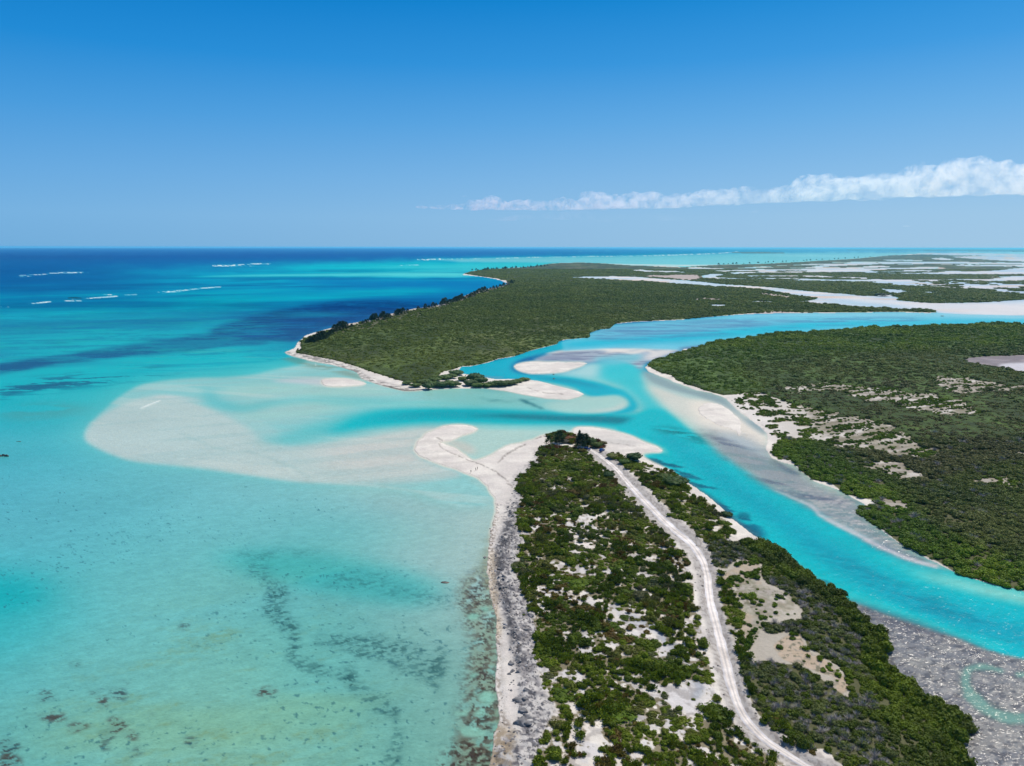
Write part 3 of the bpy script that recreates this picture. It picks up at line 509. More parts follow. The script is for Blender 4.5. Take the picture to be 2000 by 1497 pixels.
# limestone rubble and ironshore down the west side
rub = [(1050,880),(1040,905),(1018,925),(1004,940),(1006,975),(1000,1010),(985,1040),(972,1070),(968,1110),(972,1160),(985,1210),(1000,1260),(1012,1310),(1018,1350),(1010,1380),(1010,1420),(990,1440),(965,1470),(960,1497),(955,1850),(1075,1850),(1062,1497),(1070,1430),(1085,1385),(1062,1350),(1050,1300),(1050,1250),(1040,1200),(1022,1150),(1015,1100),(1020,1050),(1020,990),(1014,950),(1034,925),(1052,900)]
RU = M(rub, True, 5, 5, 4, 5, 210)
G = mix(G, (188, 184, 182), 0.85 * RU)
G = mix(G, (126, 122, 124), 0.7 * RU * ss(0.50, 0.64, N(2.2, 211, 5)))
G = mix(G, (66, 66, 74), 0.75 * RU * ss(0.55, 0.64, N(1.0, 212, 4)))
dl = S([(998,985,3),(995,1004,6),(991,1042,8),(978,1077,10),(976,1112,9),(976,1147,8),(985,1161,7),(995,1210,7),(1006,1259,6),(1012,1307,5)], 3, 4, 6, 5, 213)
G = mix(G, (56, 56, 62), 0.9 * dl * ss(0.38, 0.52, N(1.4, 214, 4)))
G = mix(G, (186, 164, 132), 0.7 * S([(962,1080,4),(962,1130,5),(968,1180,5),(972,1225,4),(972,1250,2)], 3, 4, 3, 5, 215))
G = mix(G, (150, 132, 108), 0.8 * M([(955,1440),(985,1425),(1010,1445),(1000,1497),(1000,1850),(945,1850)], True, 6, 6) * ss(0.35, 0.6, N(1.6, 216, 4)))
# pebbly wrack near the waterline
wr = S([(968,985,3),(966,1010,5),(958,1045,8),(956,1080,8),(958,1120,7),(964,1170,6),(972,1220,5),(972,1290,4),(974,1350,4),(980,1400,4),(990,1425,10)], 3, 3)
G = mix(G, (104, 90, 76), 0.75 * wr * ss(0.5, 0.6, N(0.8, 217, 3)))
# headland's rocky south shore
hs_ = S([(558,688,2),(580,694,3),(610,700,4),(650,710,4),(690,722,5),(712,738,4),(745,750,4),(790,761,3),(820,762,2)], 2, 1)
G = mix(G, (96, 92, 90), 0.65 * hs_ * ss(0.42, 0.56, N(4, 218, 4)))
G = mix(G, (84, 78, 72), 0.7 * S([(748,752,1),(775,760,1.5),(800,763,1.5),(822,762,1)], 1, 0.5, 3, 4, 219))
# dune behind the headland's ocean beach
G = mix(G, (178, 166, 152), 0.85 * S([(1110,0+560,1),(985,560,5),(930,576,8),(860,598,10),(780,618,12),(700,636,12),(640,648,8)], 6, 3))
# dry grassy clearings
clr = [M(p, True, 6, 4, 14, 9, 220 + i) for i, p in enumerate([
  [(1441,1100),(1486,1106),(1486,1138),(1532,1168),(1566,1200),(1558,1216),(1532,1210),(1490,1213),(1480,1245),(1466,1285),(1447,1240),(1454,1194),(1425,1161),(1408,1129)],
  [(1545,1249),(1564,1249),(1576,1275),(1633,1307),(1642,1337),(1651,1363),(1620,1345),(1577,1310),(1532,1301),(1522,1278)],
  [(1490,757),(1560,754),(1640,757),(1720,762),(1790,768),(1850,780),(1905,800),(1912,811),(1850,812),(1790,806),(1740,792),(1680,780),(1600,770),(1520,764)],
  [(1555,793),(1580,798),(1640,815),(1700,826),(1760,850),(1820,880),(1825,895),(1760,890),(1700,882),(1640,872),(1600,866),(1570,850),(1556,820)],
  [(1600,733),(1680,733),(1735,737),(1700,741),(1640,739)],
  [(1820,742),(1880,740),(1960,755),(2100,758),(2100,764),(1960,763),(1900,770),(1850,764)],
  [(1690,905),(1760,912),(1800,935),(1780,950),(1720,930)],
  [(1850,674),(1900,672),(1975,664),(2000,662),(1985,668),(1920,676),(1860,682)],
  [(1458,678),(1470,676),(1480,680),(1476,686),(1462,686)],
  [(1880,940),(1960,938),(2010,950),(1950,950)], [(1950,880),(2100,885),(2100,900),(1960,892)], [(1700,972),(1760,985),(1820,1000),(1750,1000)]])]
_cn = (N(11, 247, 5, 2.0, 0.7, 0.45, 0.62) - 0.5) * 2.4
clr = [ss(0.34 if i in (2, 3, 5, 6, 9, 10, 11) else 0.42, 0.50 if i in (2, 3, 5, 6, 9, 10, 11) else 0.58, blur(c, 10, 5) + _cn * (0.55 if i in (2, 3, 5, 6, 9, 10, 11) else 0.28)) * (blur(c, 12, 6) > 0.08) for i, c in enumerate(clr)]
CL = np.maximum.reduce(clr)
G = mix(G, (166, 158, 150), 0.95 * CL)
G = mix(G, (132, 124, 104), 0.6 * CL * ss(0.45, 0.62, N(3, 240, 4)))
_sp = ss(0.54, 0.64, N(0.9, 250, 4)) * np.maximum(clr[0], clr[1]); G = mix(G, (96, 94, 72), 0.65 * _sp * ss(0.40, 0.56, N(7, 251, 3))); G = mix(G, (206, 198, 188), 0.5 * clr[0] * ss(0.54, 0.64, N(5, 252, 4)))
G = mix(G, (192, 170, 148), 0.7 * clr[1] * (1 - _sp)); G = mix(G, (140, 138, 120), 0.5*clr[0]*ss(0.42,0.6,N(1.3,244,3))); G = mix(G, (182, 164, 144), 0.6 * clr[0] * ss(0.5, 0.65, N(8, 241, 3)))
_c23 = np.maximum(clr[2], clr[3]); _st = ss(0.42, 0.62, N(14, 245, 4, 2.6, 0.6, 0.5)); G = mix(G, (190, 183, 178), 0.6 * clr[3] * _st); G = mix(G, (188, 181, 176), 0.6 * clr[2] * _st)
_big = np.maximum.reduce([clr[2], clr[3], clr[5], clr[6]])
G = mix(G, (206, 200, 195), 0.75 * _big * ss(0.50, 0.60, N(16, 248, 5, 3.0, 0.45, 0.5)))
G = mix(G, (128, 120, 108), 0.65 * _big * ss(0.52, 0.62, N(6, 249, 5, 2.2, 0.6, 0.5)))
G = mix(G, (118, 112, 92), 0.6 * np.maximum(clr[2], clr[3]) * ss(0.50, 0.62, N(9, 246, 4, 2.4, 0.6, 0.5)))
# grey salt pond on the right
salt = M([(1880,706),(1900,700),(1960,697),(2000,695),(2100,694),(2100,735),(2000,731),(1960,722),(1920,718)], True, 2, 1, 3, 10, 242)
G = mix(G, (148, 138, 144), 0.95 * salt)
G = mix(G, (108, 102, 108), 0.6 * salt * ss(0.4, 0.6, N(30, 243, 3)))
G = mix(G, (200, 198, 206), 0.9 * M([(1950,716),(1980,711),(2100,710),(2100,734),(2000,730),(1965,722)], True, 2, 1))
# sandy shore scrub of the east bank
esb = M([(1418,776),(1440,768),(1500,770),(1560,790),(1600,850),(1620,870),(1590,870),(1530,862),(1520,862),(1500,850),(1480,826),(1440,800)], True, 5, 3)
G = mix(G, (216, 210, 206), 0.7 * esb)

# ---------------- vegetation densities: FO forest / thicket, SC scrub
fo_head = [(596,662),(616,655),(650,645),(690,636),(730,628),(765,617),(815,606),(870,597),(905,586),(940,572),(980,562),(998,556),(992,549),(970,544),(930,538.5),(908,535),(930,529.5),(962,526),(1030,522.5),(1074,515.5),(1137,513.6),(1178,515),(1225,518.6),(1330,523),
   (1352,520.5),(1405,518),(1490,516),(1550,513),(1610,509.5),(1670,506),(1714,502),(1740,499.5),(1797,497.6),(2000,502),(2400,503),(2400,583),(2400,612),(1826,610.5),(1760,609.5),(1610,610.5),(1520,611.5),(1445,613.5),(1336,624),(1314,625),(1245,628),(1200,632),
   (1191,642),(1173,643),(1151,650),(1151,659),(1109,663),(1091,666.5),(1088,672),(1060,679),(1032,686),(1004,696),(972,701),(951,708),(920,715),(901,716),(880,724),(860,730),(850,742),(830,752),(800,748),(770,741),(740,732),(712,722),(690,715),(660,706),(630,700),(600,694),(578,690),(590,684),(588,672)]
FH = M(fo_head, False, 0, 0, 3, 20, 301) * (1 - CR * (VV < 617)) 
FH = np.maximum(FH, islets * CR)
# pale mud and salt in the back country
mud = [M(p, True, 4, 0.6, 3, 60, 310 + i) for i, p in enumerate([[(1224,538.5),(1260,537),(1330,536),(1368,537),(1372,545),(1345,549),(1290,544)], [(1765,523),(1800,521.5),(1850,523),(1840,527),(1790,526)], [(1890,541.5),(1950,541),(2100,543),(2100,546.5),(1940,545)],
   [(1340,585),(1382,582),(1420,586),(1400,589)], [(1462,570),(1500,573),(1540,578),(1560,583),(1530,583),(1490,577)], [(1820,590),(1870,586.5),(1940,586),(1910,590)], [(1780,586),(1850,586),(1920,586.4),(1850,589.5)], [(1450,612),(1500,608),(1560,609),(1520,613)]])]
MU = np.maximum.reduce(mud)
FH = np.clip(FH - 0.85*MU, 0, 1)
G = mix(G, (172, 156, 150), 0.9 * MU)
fo_east = [(2400,634),(2000,634.6),(1955,633.5),(1916,633.5),(1850,636.5),(1814,636),(1808,638.6),(1745,639.5),(1700,639.5),(1676,642.5),(1640,645.5),(1595,649),(1526,650),(1490,656),(1445,662),(1400,667),(1372,676),(1345,684),(1318,692),(1290,702),(1267,710),(1272,719),(1287,727),(1314,735),(1320,743),(1350,754),(1380,764),(1410,772),
   (1428,773),(1470,768),(1540,762),(1560,760),(1600,745),(1700,742),(1800,748),(1860,745),(1960,752),(2100,757),(2400,760)]
fo_e2 = [(1508,884),(1515,872),(1530,862),(1560,862),(1600,868),(1650,884),(1690,902),(1720,930),(1790,955),(1830,938),(1900,915),(2000,900),(2400,900),(2400,1222),(2120,1170),(2000,1156),(1940,1142),(1880,1124),(1832,1100),(1792,1080),(1752,1056),(1712,1028),(1680,1008),(1676,992),(1708,988),(1700,980),(1648,962),(1620,944),(1584,938),(1572,924),(1548,900),(1520,898)]
fo_e3 = [(1490,770),(1560,775),(1640,800),(1720,808),(1800,830),(1860,850),(1920,830),(1950,800),(1930,778),(1900,766),(2000,763),(2400,765),(2400,905),(2000,905),(1900,920),(1840,935),(1800,920),(1830,890),(1760,850),(1700,826),(1640,812),(1580,796),(1540,788)]
FE1 = M(fo_east, False, 0, 0, 3, 14, 302); FE2 = M(fo_e2, False, 0, 0, 4, 10, 303); FE3 = M(fo_e3, True, 4, 2, 6, 12, 304)
fo_mang = [(1384,1064),(1400,1055),(1430,1062),(1470,1060),(1505,1066),(1532,1082),(1552,1102),(1584,1126),(1624,1150),(1644,1166),(1662,1186),(1685,1209),(1707,1228),(1727,1248),(1735,1268),(1732,1293),(1720,1303),(1746,1316),(1753,1326),(1782,1342),(1818,1371),(1857,1384),(1883,1404),(1889,1421),(1883,1441),(1870,1460),(1876,1476),(1892,1497),(1905,1540),(1930,1860),
   (1700,1860),(1640,1510),(1560,1470),(1490,1420),(1465,1370),(1450,1320),(1480,1300),(1530,1305),(1580,1315),(1620,1350),(1655,1368),(1648,1330),(1636,1305),(1580,1272),(1566,1245),(1540,1240),(1500,1245),(1490,1220),(1560,1220),(1570,1205),(1536,1166),(1492,1138),(1488,1105),(1440,1098),(1416,1118),(1395,1105),(1386,1085)]
FM = M(fo_mang, True, 0, 0, 4, 6, 305)
cl_cut = np.clip(1 - 1.0*np.maximum(CL, salt), 0, 1)
FE1 *= cl_cut; FE2 *= np.clip(1 - 0.8*CL, 0, 1); FE3 *= cl_cut
# scrub on the peninsula
scr_w = [(1054,880),(1075,876),(1120,876),(1150,888),(1172,905),(1195,925),(1225,958),(1235,985),(1255,1000),(1285,1035),(1320,1065),(1345,1095),(1352,1140),(1360,1200),(1372,1260),(1385,1320),(1400,1375),(1440,1425),(1500,1470),(1560,1500),(1640,1560),(1700,1850),
   (1040,1850),(1042,1497),(1053,1470),(1062,1430),(1085,1385),(1062,1350),(1045,1301),(1047,1259),(1038,1210),(1022,1161),(1008,1129),(1012,1090),(1018,1050),(1008,1025),(1018,990),(1012,962),(1010,938),(1030,927),(1048,903)]
scr_e = [(1184,886),(1215,895),(1245,906),(1290,916),(1325,932),(1346,950),(1352,970),(1385,985),(1412,1008),(1425,1030),(1440,1060),(1390,1075),(1388,1100),(1410,1130),(1430,1165),(1450,1200),(1446,1240),(1455,1290),(1470,1330),(1500,1380),(1560,1440),(1640,1500),(1560,1480),(1500,1440),(1460,1395),(1438,1330),(1428,1290),(1418,1240),(1410,1190),(1402,1130),(1392,1085),(1368,1055),(1330,1025),(1285,980),(1262,955),(1225,920),(1195,895)]
scr_p = [(1068,850),(1090,845),(1115,848),(1135,855),(1165,862),(1180,872),(1178,878),(1160,877),(1130,872),(1110,868),(1082,866)]
SW = M(scr_w, False, 2, 2, 4, 8, 320); SE = M(scr_e, False, 2, 2, 4, 8, 321); SP = M(scr_p, True, 1, 1, 3, 5, 322)
gaps = M([(1130,1010),(1160,1010),(1150,1080),(1140,1150),(1170,1195),(1240,1200),(1290,1235),(1330,1290),(1310,1290),(1270,1250),(1200,1240),(1150,1230),(1120,1150),(1118,1080)], True, 8, 8, 12, 10, 330)
gap2 = M([(1290,1350),(1370,1340),(1385,1400),(1330,1410),(1300,1390)], True, 10, 8, 10, 8, 331)
gap3 = M([(1110,1420),(1160,1410),(1165,1480),(1130,1480)], True, 6, 6, 6, 8, 332)
cov = ss(0.375, 0.475, 0.44*N(7, 340, 4, 1.3, 0.9) + 0.56*N(1.6, 341, 4) - 0.13*np.maximum.reduce([gaps, gap2, gap3]) + 0.06*ss(1050, 930, VV))
SCW = SW * cov
SCE = SE * ss(0.33, 0.46, 0.62*N(7, 342, 4) + 0.38*N(2.6, 343, 3))
SCP = SP * 0.95
g_e = M([(1430,776),(1500,768),(1560,790),(1600,850),(1640,880),(1560,864),(1530,860),(1510,850),(1490,826),(1450,800)], True, 5, 3, 6, 8, 344)
FE3 = np.maximum(FE3, _ei * np.clip(1 - 1.3*g_e, 0, 1) * cl_cut * (1 - FE1) * (1 - FE2) * (VV > 640) * (UU > 1400))
SCG = g_e * ss(0.44, 0.56, N(8, 345, 4)) * 0.9
dun = S([(985,562,3),(930,578,6),(860,600,8),(780,620,10),(700,638,10),(650,650,6)], 4, 2)
CLS = np.minimum(1, CL*1.2) * np.maximum(ss(0.54, 0.62, N(7, 346, 4, 2.4, 0.6, 0.5)), ss(0.63, 0.69, N(1.6, 347, 3))*0.55) * 0.9          # bushes scattered over the clearings
TRK = [(1152,881,6),(1163,886,7),(1183,901,8),(1205,920,9),(1222,940,10),(1240,960,11),(1268,990,12.5),(1310,1032,13),(1345,1060,13),(1368,1090,13),(1380,1123,13),(1387,1179,14),(1399,1225,15),(1412,1275,16),(1428,1340,17),(1447,1392,15),(1479,1434,15),(1519,1466,15),(1572,1498,16),(1655,1545,19),(1760,1650,24),(1860,1850,30)]
RD = M(stroke([(a, b, c*0.85) for a, b, c in TRK]), False, 1.5, 1.5, 2, 3, 350)
SHD = M(stroke([(a, b, c*1.35 + 2) for a, b, c in TRK]), False, 2, 2, 4, 5, 351)
BRN = S([(1256,972,7),(1240,968,5),(1226,976,3)], 1.5, 1, 2, 4, 352)
norod = np.clip(1 - np.maximum(SHD*ss(0.35,0.6,N(3,353,3)), np.maximum(RD, BRN))*1.5, 0, 1)
SCW *= norod; SCE *= norod; FM *= norod
# ground colour under the plants
G = mix(G, (196, 194, 200), 0.55 * SW * ss(0.4, 0.6, N(5, 360, 4)))
G = mix(G, (140, 134, 132), 0.5 * np.maximum(SW, SE) * ss(0.52, 0.68, N(2.2, 361, 4)))
G = mix(G, (118, 130, 150), 0.55 * S([(1230,1210,5),(1275,1225,8),(1300,1260,8),(1330,1290,6),(1370,1350,8),(1350,1372,8)], 5, 4, 6, 6, 362))
VEG = np.maximum.reduce([FH, FE1, FE2, FE3, FM, SCW, SCE, SCP, SCG])
G = mix(G, (78, 80, 50), 0.9 * ss(0.3, 0.8, np.maximum.reduce([FH, FE1, FE2, FE3, FM])))
G = mix(G, (104, 96, 70), 0.75 * ss(0.3, 0.8, np.maximum.reduce([SCW, SCE, SCP, SCG])))
G = mix(G, (78, 88, 56), 0.9 * FAR)
# rubble shoulders and the track itself
G = mix(G, (172, 167, 165), 0.8 * SHD)
G = mix(G, (132, 124, 120), 0.55 * SHD * ss(0.48, 0.60, N(0.9, 363, 4)))
LAND = np.clip(LAND, 0, 1)
# ------------------------------------------------------------------ helpers
def tag(o, label=None, cat=None, group=None, kind=None):
    if label: o['label'] = label
    if cat: o['category'] = cat
    if group: o['group'] = group
    if kind: o['kind'] = kind
    return o
def link(name, me, parent=None):
    o = bpy.data.objects.new(name, me); COL.objects.link(o)
    if parent: o.parent = parent
    return o
def mesh_np(name, co, faces, mats=(), smooth=False, midx=None):
    """faces: (n, 3) or (n, 4) array, or list of such arrays"""
    me = bpy.data.meshes.new(name)
    fl = faces if isinstance(faces, list) else [faces]
    fl = [np.asarray(f, np.int32) for f in fl if len(f)]
    co = np.asarray(co, np.float32)
    me.vertices.add(len(co)); me.vertices.foreach_set('co', co.ravel())
    nl = sum(f.size for f in fl); nf = sum(len(f) for f in fl)
    me.loops.add(nl); me.polygons.add(nf)
    me.loops.foreach_set('vertex_index', np.concatenate([f.ravel() for f in fl]))
    tot = np.concatenate([np.full(len(f), f.shape[1], np.int32) for f in fl])
    me.polygons.foreach_set('loop_start', np.concatenate([[0], np.cumsum(tot)[:-1]]).astype(np.int32))
    me.polygons.foreach_set('loop_total', tot)
    if smooth: me.polygons.foreach_set('use_smooth', np.ones(nf, bool))
    if midx is not None: me.polygons.foreach_set('material_index', midx)
    me.update(calc_edges=True)
    for m in mats: me.materials.append(m)
    return me
def col_attr(me, name, rgb):
    a = me.color_attributes.new(name, 'FLOAT_COLOR', 'POINT')
    c = np.ones((len(rgb), 4), np.float32); c[:, :3] = rgb
    a.data.foreach_set('color', c.ravel())
def lin(c):
    c = np.clip(np.asarray(c, np.float32) / 255.0, 0, 1)
    return np.where(c <= 0.04045, c / 12.92, ((c + 0.055) / 1.055) ** 2.4)
class Nodes:
    def __init__(s, name):
        s.m = bpy.data.materials.new(name); s.m.use_nodes = True; s.t = s.m.node_tree
        s.b = s.t.nodes['Principled BSDF']; s.out = s.t.nodes['Material Output']
    def n(s, typ, **kw):
        x = s.t.nodes.new(typ)
        for k, v in kw.items():
            if k in x.inputs.keys() if hasattr(x.inputs, 'keys') else False: x.inputs[k].default_value = v
            else: setattr(x, k, v)
        return x
    def l(s, a, b): s.t.links.new(a, b)
    def attr(s, name, typ='GEOMETRY'): return s.n('ShaderNodeAttribute', attribute_name=name, attribute_type=typ)
    def noise(s, scale, detail=4, rough=0.5, vec=None, stretch=None):
        x = s.n('ShaderNodeTexNoise'); x.inputs['Scale'].default_value = scale; x.inputs['Detail'].default_value = detail; x.inputs['Roughness'].default_value = rough
        if vec is None:
            vec = s.n('ShaderNodeNewGeometry').outputs['Position']
        if stretch:
            mp = s.n('ShaderNodeMapping'); mp.inputs['Scale'].default_value = stretch[:3]
            if len(stretch) > 3: mp.inputs['Rotation'].default_value = (0, 0, stretch[3])
            s.l(vec, mp.inputs[0]); vec = mp.outputs[0]
        s.l(vec, x.inputs['Vector']); return x.outputs['Fac']
    def ramp(s, fac, a, b, va=0.0, vb=1.0):
        x = s.n('ShaderNodeMapRange'); x.clamp = True
        for k, v in zip(('From Min', 'From Max', 'To Min', 'To Max'), (a, b, va, vb)): x.inputs[k].default_value = v
        s.l(fac, x.inputs['Value']); return x.outputs[0]
    def mul(s, colr, fac):
        x = s.n('ShaderNodeVectorMath', operation='SCALE'); s.l(colr, x.inputs[0]); s.l(fac, x.inputs['Scale']); return x.outputs[0]
    def mixc(s, fac, a, b):
        x = s.n('ShaderNodeMix', data_type='RGBA')
        if hasattr(fac, 'links'): s.l(fac, x.inputs[0])
        else: x.inputs[0].default_value = fac
        for k, v in ((6, a), (7, b)):
            if hasattr(v, 'links'): s.l(v, x.inputs[k])
            else: x.inputs[k].default_value = tuple(v) + (1,)
        return x.outputs[2]
    def math(s, op, a, b=0.0):
        x = s.n('ShaderNodeMath', operation=op)
        for k, v in ((0, a), (1, b)):
            if hasattr(v, 'links'): s.l(v, x.inputs[k])
            else: x.inputs[k].default_value = v
        return x.outputs[0]
    def bump(s, h, strength, dist):
        x = s.n('ShaderNodeBump'); x.inputs['Strength'].default_value = strength; x.inputs['Distance'].default_value = dist
        s.l(h, x.inputs['Height']); s.l(x.outputs[0], s.b.inputs['Normal']); return x

# ------------------------------------------------------------------ materials
def m_plain(name, col, rough=0.6, metal=0.0, spec=0.5, nscale=0, namp=0.15):
    k = Nodes(name); k.b.inputs['Roughness'].default_value = rough; k.b.inputs['Metallic'].default_value = metal
    k.b.inputs['Specular IOR Level'].default_value = spec
    if nscale:
        f = k.ramp(k.noise(nscale, 3, vec=k.n('ShaderNodeTexCoord').outputs['Object']), 0.3, 0.7, 1 - namp, 1 + namp)
        rgb = k.n('ShaderNodeRGB'); rgb.outputs[0].default_value = tuple(col) + (1,)
        k.l(k.mul(rgb.outputs[0], f), k.b.inputs['Base Color'])
    else: k.b.inputs['Base Color'].default_value = tuple(col) + (1,)
    return k.m
def m_ground():
    k = Nodes('sand_rock_and_soil')
    c = k.attr('Col').outputs['Color']
    f = k.ramp(k.noise(0.9, 6, 0.62), 0.3, 0.7, 0.90, 1.09)
    g = k.ramp(k.noise(0.12, 4, 0.5), 0.3, 0.7, 0.95, 1.05)
    k.l(k.mul(k.mul(c, f), g), k.b.inputs['Base Color'])
    k.b.inputs['Roughness'].default_value = 0.92; k.b.inputs['Specular IOR Level'].default_value = 0.2
    k.bump(k.noise(1.6, 6, 0.7), 0.55, 0.35)
    return k.m
def m_water():
    k = Nodes('sea_water')
    c = k.attr('Col').outputs['Color']; ch = k.attr('chop').outputs['Fac']
    f = k.ramp(k.noise(0.35, 5, 0.6, stretch=(1.0, 2.2, 1.0, 0.5)), 0.32, 0.68, 0.955, 1.045)
    f2 = k.ramp(k.noise(2.2, 3, 0.6, stretch=(1.0, 1.7, 1.0, 0.4)), 0.32, 0.68, 0.95, 1.05)
    k.l(k.mul(k.mul(c, f), f2), k.b.inputs['Base Color'])
    k.b.inputs['IOR'].default_value = 1.33; k.b.inputs['Specular IOR Level'].default_value = 0.28
    k.l(k.ramp(ch, 0.0, 1.0, 0.30, 0.17), k.b.inputs['Roughness']); k.l(k.math('ADD', k.ramp(ch, 0.5, 1.0, 0.0, 0.02), k.ramp(ch, 0.10, 0.5, 0.0, 0.26)), k.b.inputs['Specular IOR Level'])
    # wave slopes: the facets of chop and ripple tilt the surface directly
    def slopes(scale, stretch, amt):
        x = k.n('ShaderNodeTexNoise'); x.inputs['Scale'].default_value = scale; x.inputs['Detail'].default_value = 3; x.inputs['Roughness'].default_value = 0.6
        mp = k.n('ShaderNodeMapping'); mp.inputs['Scale'].default_value = stretch[:3]; mp.inputs['Rotation'].default_value = (0, 0, stretch[3])
        k.l(k.n('ShaderNodeNewGeometry').outputs['Position'], mp.inputs[0]); k.l(mp.outputs[0], x.inputs['Vector'])
        s1 = k.n('ShaderNodeVectorMath', operation='SUBTRACT'); k.l(x.outputs['Color'], s1.inputs[0]); s1.inputs[1].default_value = (0.5, 0.5, 0.5)
        s2 = k.n('ShaderNodeVectorMath', operation='MULTIPLY'); k.l(s1.outputs[0], s2.inputs[0]); s2.inputs[1].default_value = (amt, amt, 0.0)
        return s2.outputs[0]
    a1 = k.n('ShaderNodeVectorMath', operation='ADD'); k.l(slopes(0.9, (1, 1.9, 1, 0.45), 1.1), a1.inputs[0]); k.l(slopes(3.0, (1, 1.4, 1, 0.2), 0.6), a1.inputs[1])
    sc_ = k.n('ShaderNodeVectorMath', operation='SCALE'); k.l(a1.outputs[0], sc_.inputs[0]); k.l(k.ramp(ch, 0.5, 1.0, 0.85, 1.6), sc_.inputs['Scale'])
    a2 = k.n('ShaderNodeVectorMath', operation='ADD'); k.l(sc_.outputs[0], a2.inputs[0]); a2.inputs[1].default_value = (0, 0, 1)
    nn = k.n('ShaderNodeVectorMath', operation='NORMALIZE'); k.l(a2.outputs[0], nn.inputs[0]); k.l(nn.outputs[0], k.b.inputs['Normal'])
    return k.m
def m_leaf(name, transl=0.25):
    k = Nodes(name)
    t = k.attr('tint', 'INSTANCER').outputs['Color']
    v = k.ramp(k.noise(0.9, 2, 0.5, vec=k.n('ShaderNodeTexCoord').outputs['Object']), 0.3, 0.7, 0.72, 1.32)
    col = k.mul(t, v)
    k.l(col, k.b.inputs['Base Color']); k.b.inputs['Roughness'].default_value = 0.6; k.b.inputs['Specular IOR Level'].default_value = 0.12
    tr = k.n('ShaderNodeBsdfTranslucent'); k.l(k.mul(col, k.math('ADD', 1.15, 0.0)), tr.inputs['Color'])
    mx = k.n('ShaderNodeMixShader'); mx.inputs[0].default_value = transl
    k.l(k.b.outputs[0], mx.inputs[1]); k.l(tr.outputs[0], mx.inputs[2]); k.l(mx.outputs[0], k.out.inputs['Surface'])
    return k.m
def m_canopy():
    k = Nodes('canopy')
    c = k.attr('Col').outputs['Color']
    f = k.ramp(k.noise(0.22, 4, 0.7), 0.35, 0.65, 0.62, 1.35)
    k.l(k.mul(c, f), k.b.inputs['Base Color']); k.b.inputs['Roughness'].default_value = 0.8; k.b.inputs['Specular IOR Level'].default_value = 0.15
    k.bump(k.noise(0.3, 4, 0.7), 0.8, 2.0)
    return k.m
MG, MW, MLEAF, MCAN = m_ground(), m_water(), m_leaf('foliage'), m_canopy()
MBARK = m_plain('bark', (0.11, 0.085, 0.065), 0.9, nscale=3)
MTWIG = m_plain('bare_twigs', (0.30, 0.28, 0.27), 0.9, nscale=3)
MROCK = m_plain('weathered_limestone', (0.17, 0.165, 0.165), 0.95, spec=0.2, nscale=1.5, namp=0.45)
MROCKW = m_plain('pale_limestone', (0.30, 0.29, 0.29), 0.95, spec=0.2, nscale=1.5, namp=0.35)
MWET = m_plain('wet_rock', (0.075, 0.066, 0.052), 0.6, nscale=1.2, namp=0.4)

# ------------------------------------------------------------------ ground and water sheets
row = np.concatenate([np.arange(0, 300), np.arange(300, NV, 1 if False else 2)])
colx = np.arange(0, NU)
vs = VS[row]; us = US[colx]
uext_l = np.array([-9000, -4000, -2200, -1300, -800.0]); uext_r = np.array([2800, 3300, 4200, 6000, 11000.0])
vext = np.array([1900, 2000, 2200, 2700.0])
uf = np.concatenate([uext_l, us, uext_r]); vf = np.concatenate([vs, vext])
ci = np.concatenate([np.zeros(5, int), colx, np.full(5, NU - 1)]); ri = np.concatenate([row, np.full(4, NV - 1)])
Uf, Vf = np.meshgrid(uf, vf)
Xf, Yf = ground(Uf, Vf)
take = lambda A: A[ri][:, ci]
nr, nc = Uf.shape
idx = np.arange(nr*nc).reshape(nr, nc)
quads = np.stack([idx[:-1, :-1], idx[1:, :-1], idx[1:, 1:], idx[:-1, 1:]], -1)
Lc = LAND
# heights: beaches shelve into the water; a low dune and rock ridge inland; the bed drops away under the sea
inl = blur(Lc, 14, 8); inl2 = blur(Lc, 40, 24)
Z = (Lc - 0.5) * 0.25 + np.where(Lc > 0.5, 0.45*ss(0.6, 1.0, inl) + 0.5*ss(0.7, 1.0, inl2), -0.4 - 2.2*ss(0.5, 0.0, inl2))
Z += np.where(Lc > 0.8, (N(6, 400, 4) - 0.5) * 0.5 * ss(0.7, 1, inl) * (VV > 700), 0)
Z += np.where(Lc > 0.6, RU * (VV > 940) * ((N(2.5, 401, 4) - 0.45) * 1.3 + 0.25), 0)
Z += dl * ((N(2.0, 402, 3) - 0.35) * 1.6) * (Lc > 0.6)
Z = Z * (1 - np.maximum(RD, BRN)*0.6) 
Z = np.where(Lc > 0.6, np.maximum(Z, 0.06), Z)
HGT = Z.astype(np.float32)
# the land's own tones (rubble and sand stay as mapped)
Gl = lin(G) * 0.86 * np.array([1.0, 0.995, 0.955], np.float32)
# the water's own (body) colour: what the photograph shows less the sky its surface mirrors
_bv = np.array([485, 494, 510, 540, 590, 660, 750, 850, 975, 1150, 1370, 1650])
_bb = np.array([(.08,.11,.20),(.06,.09,.17),(.030,.042,.105),(.006,.020,.060),(.004,.026,.066),(.020,.036,.086),(.011,.048,.112),(.014,.059,.115),(.014,.070,.112),(.013,.076,.100),(.018,.074,.080),(.018,.074,.080)])
_b = np.stack([np.interp(VS, _bv, _bb[:, c]) for c in range(3)], 1)[:, None, :]
_lw = lin(W); _s = np.minimum(1.0, (np.interp(VS, [800, 1000], [0.55, 0.20])[:, None, None] * _lw[..., 1:] / _b[..., 1:]).min(-1)) * (1 - 0.65*np.maximum(FS, FE))
_lw = np.maximum(_lw - _b * _s[..., None], 0.10 * _lw) / (1 + (np.array([0.82, 0.91, 1.0]) - 1) * _s[..., None])
Wl = np.maximum(_lw * 0.86 - 0.012, 0.0015)
Wl = Wl * np.array([0.92, 1.0, 1.0], np.float32)
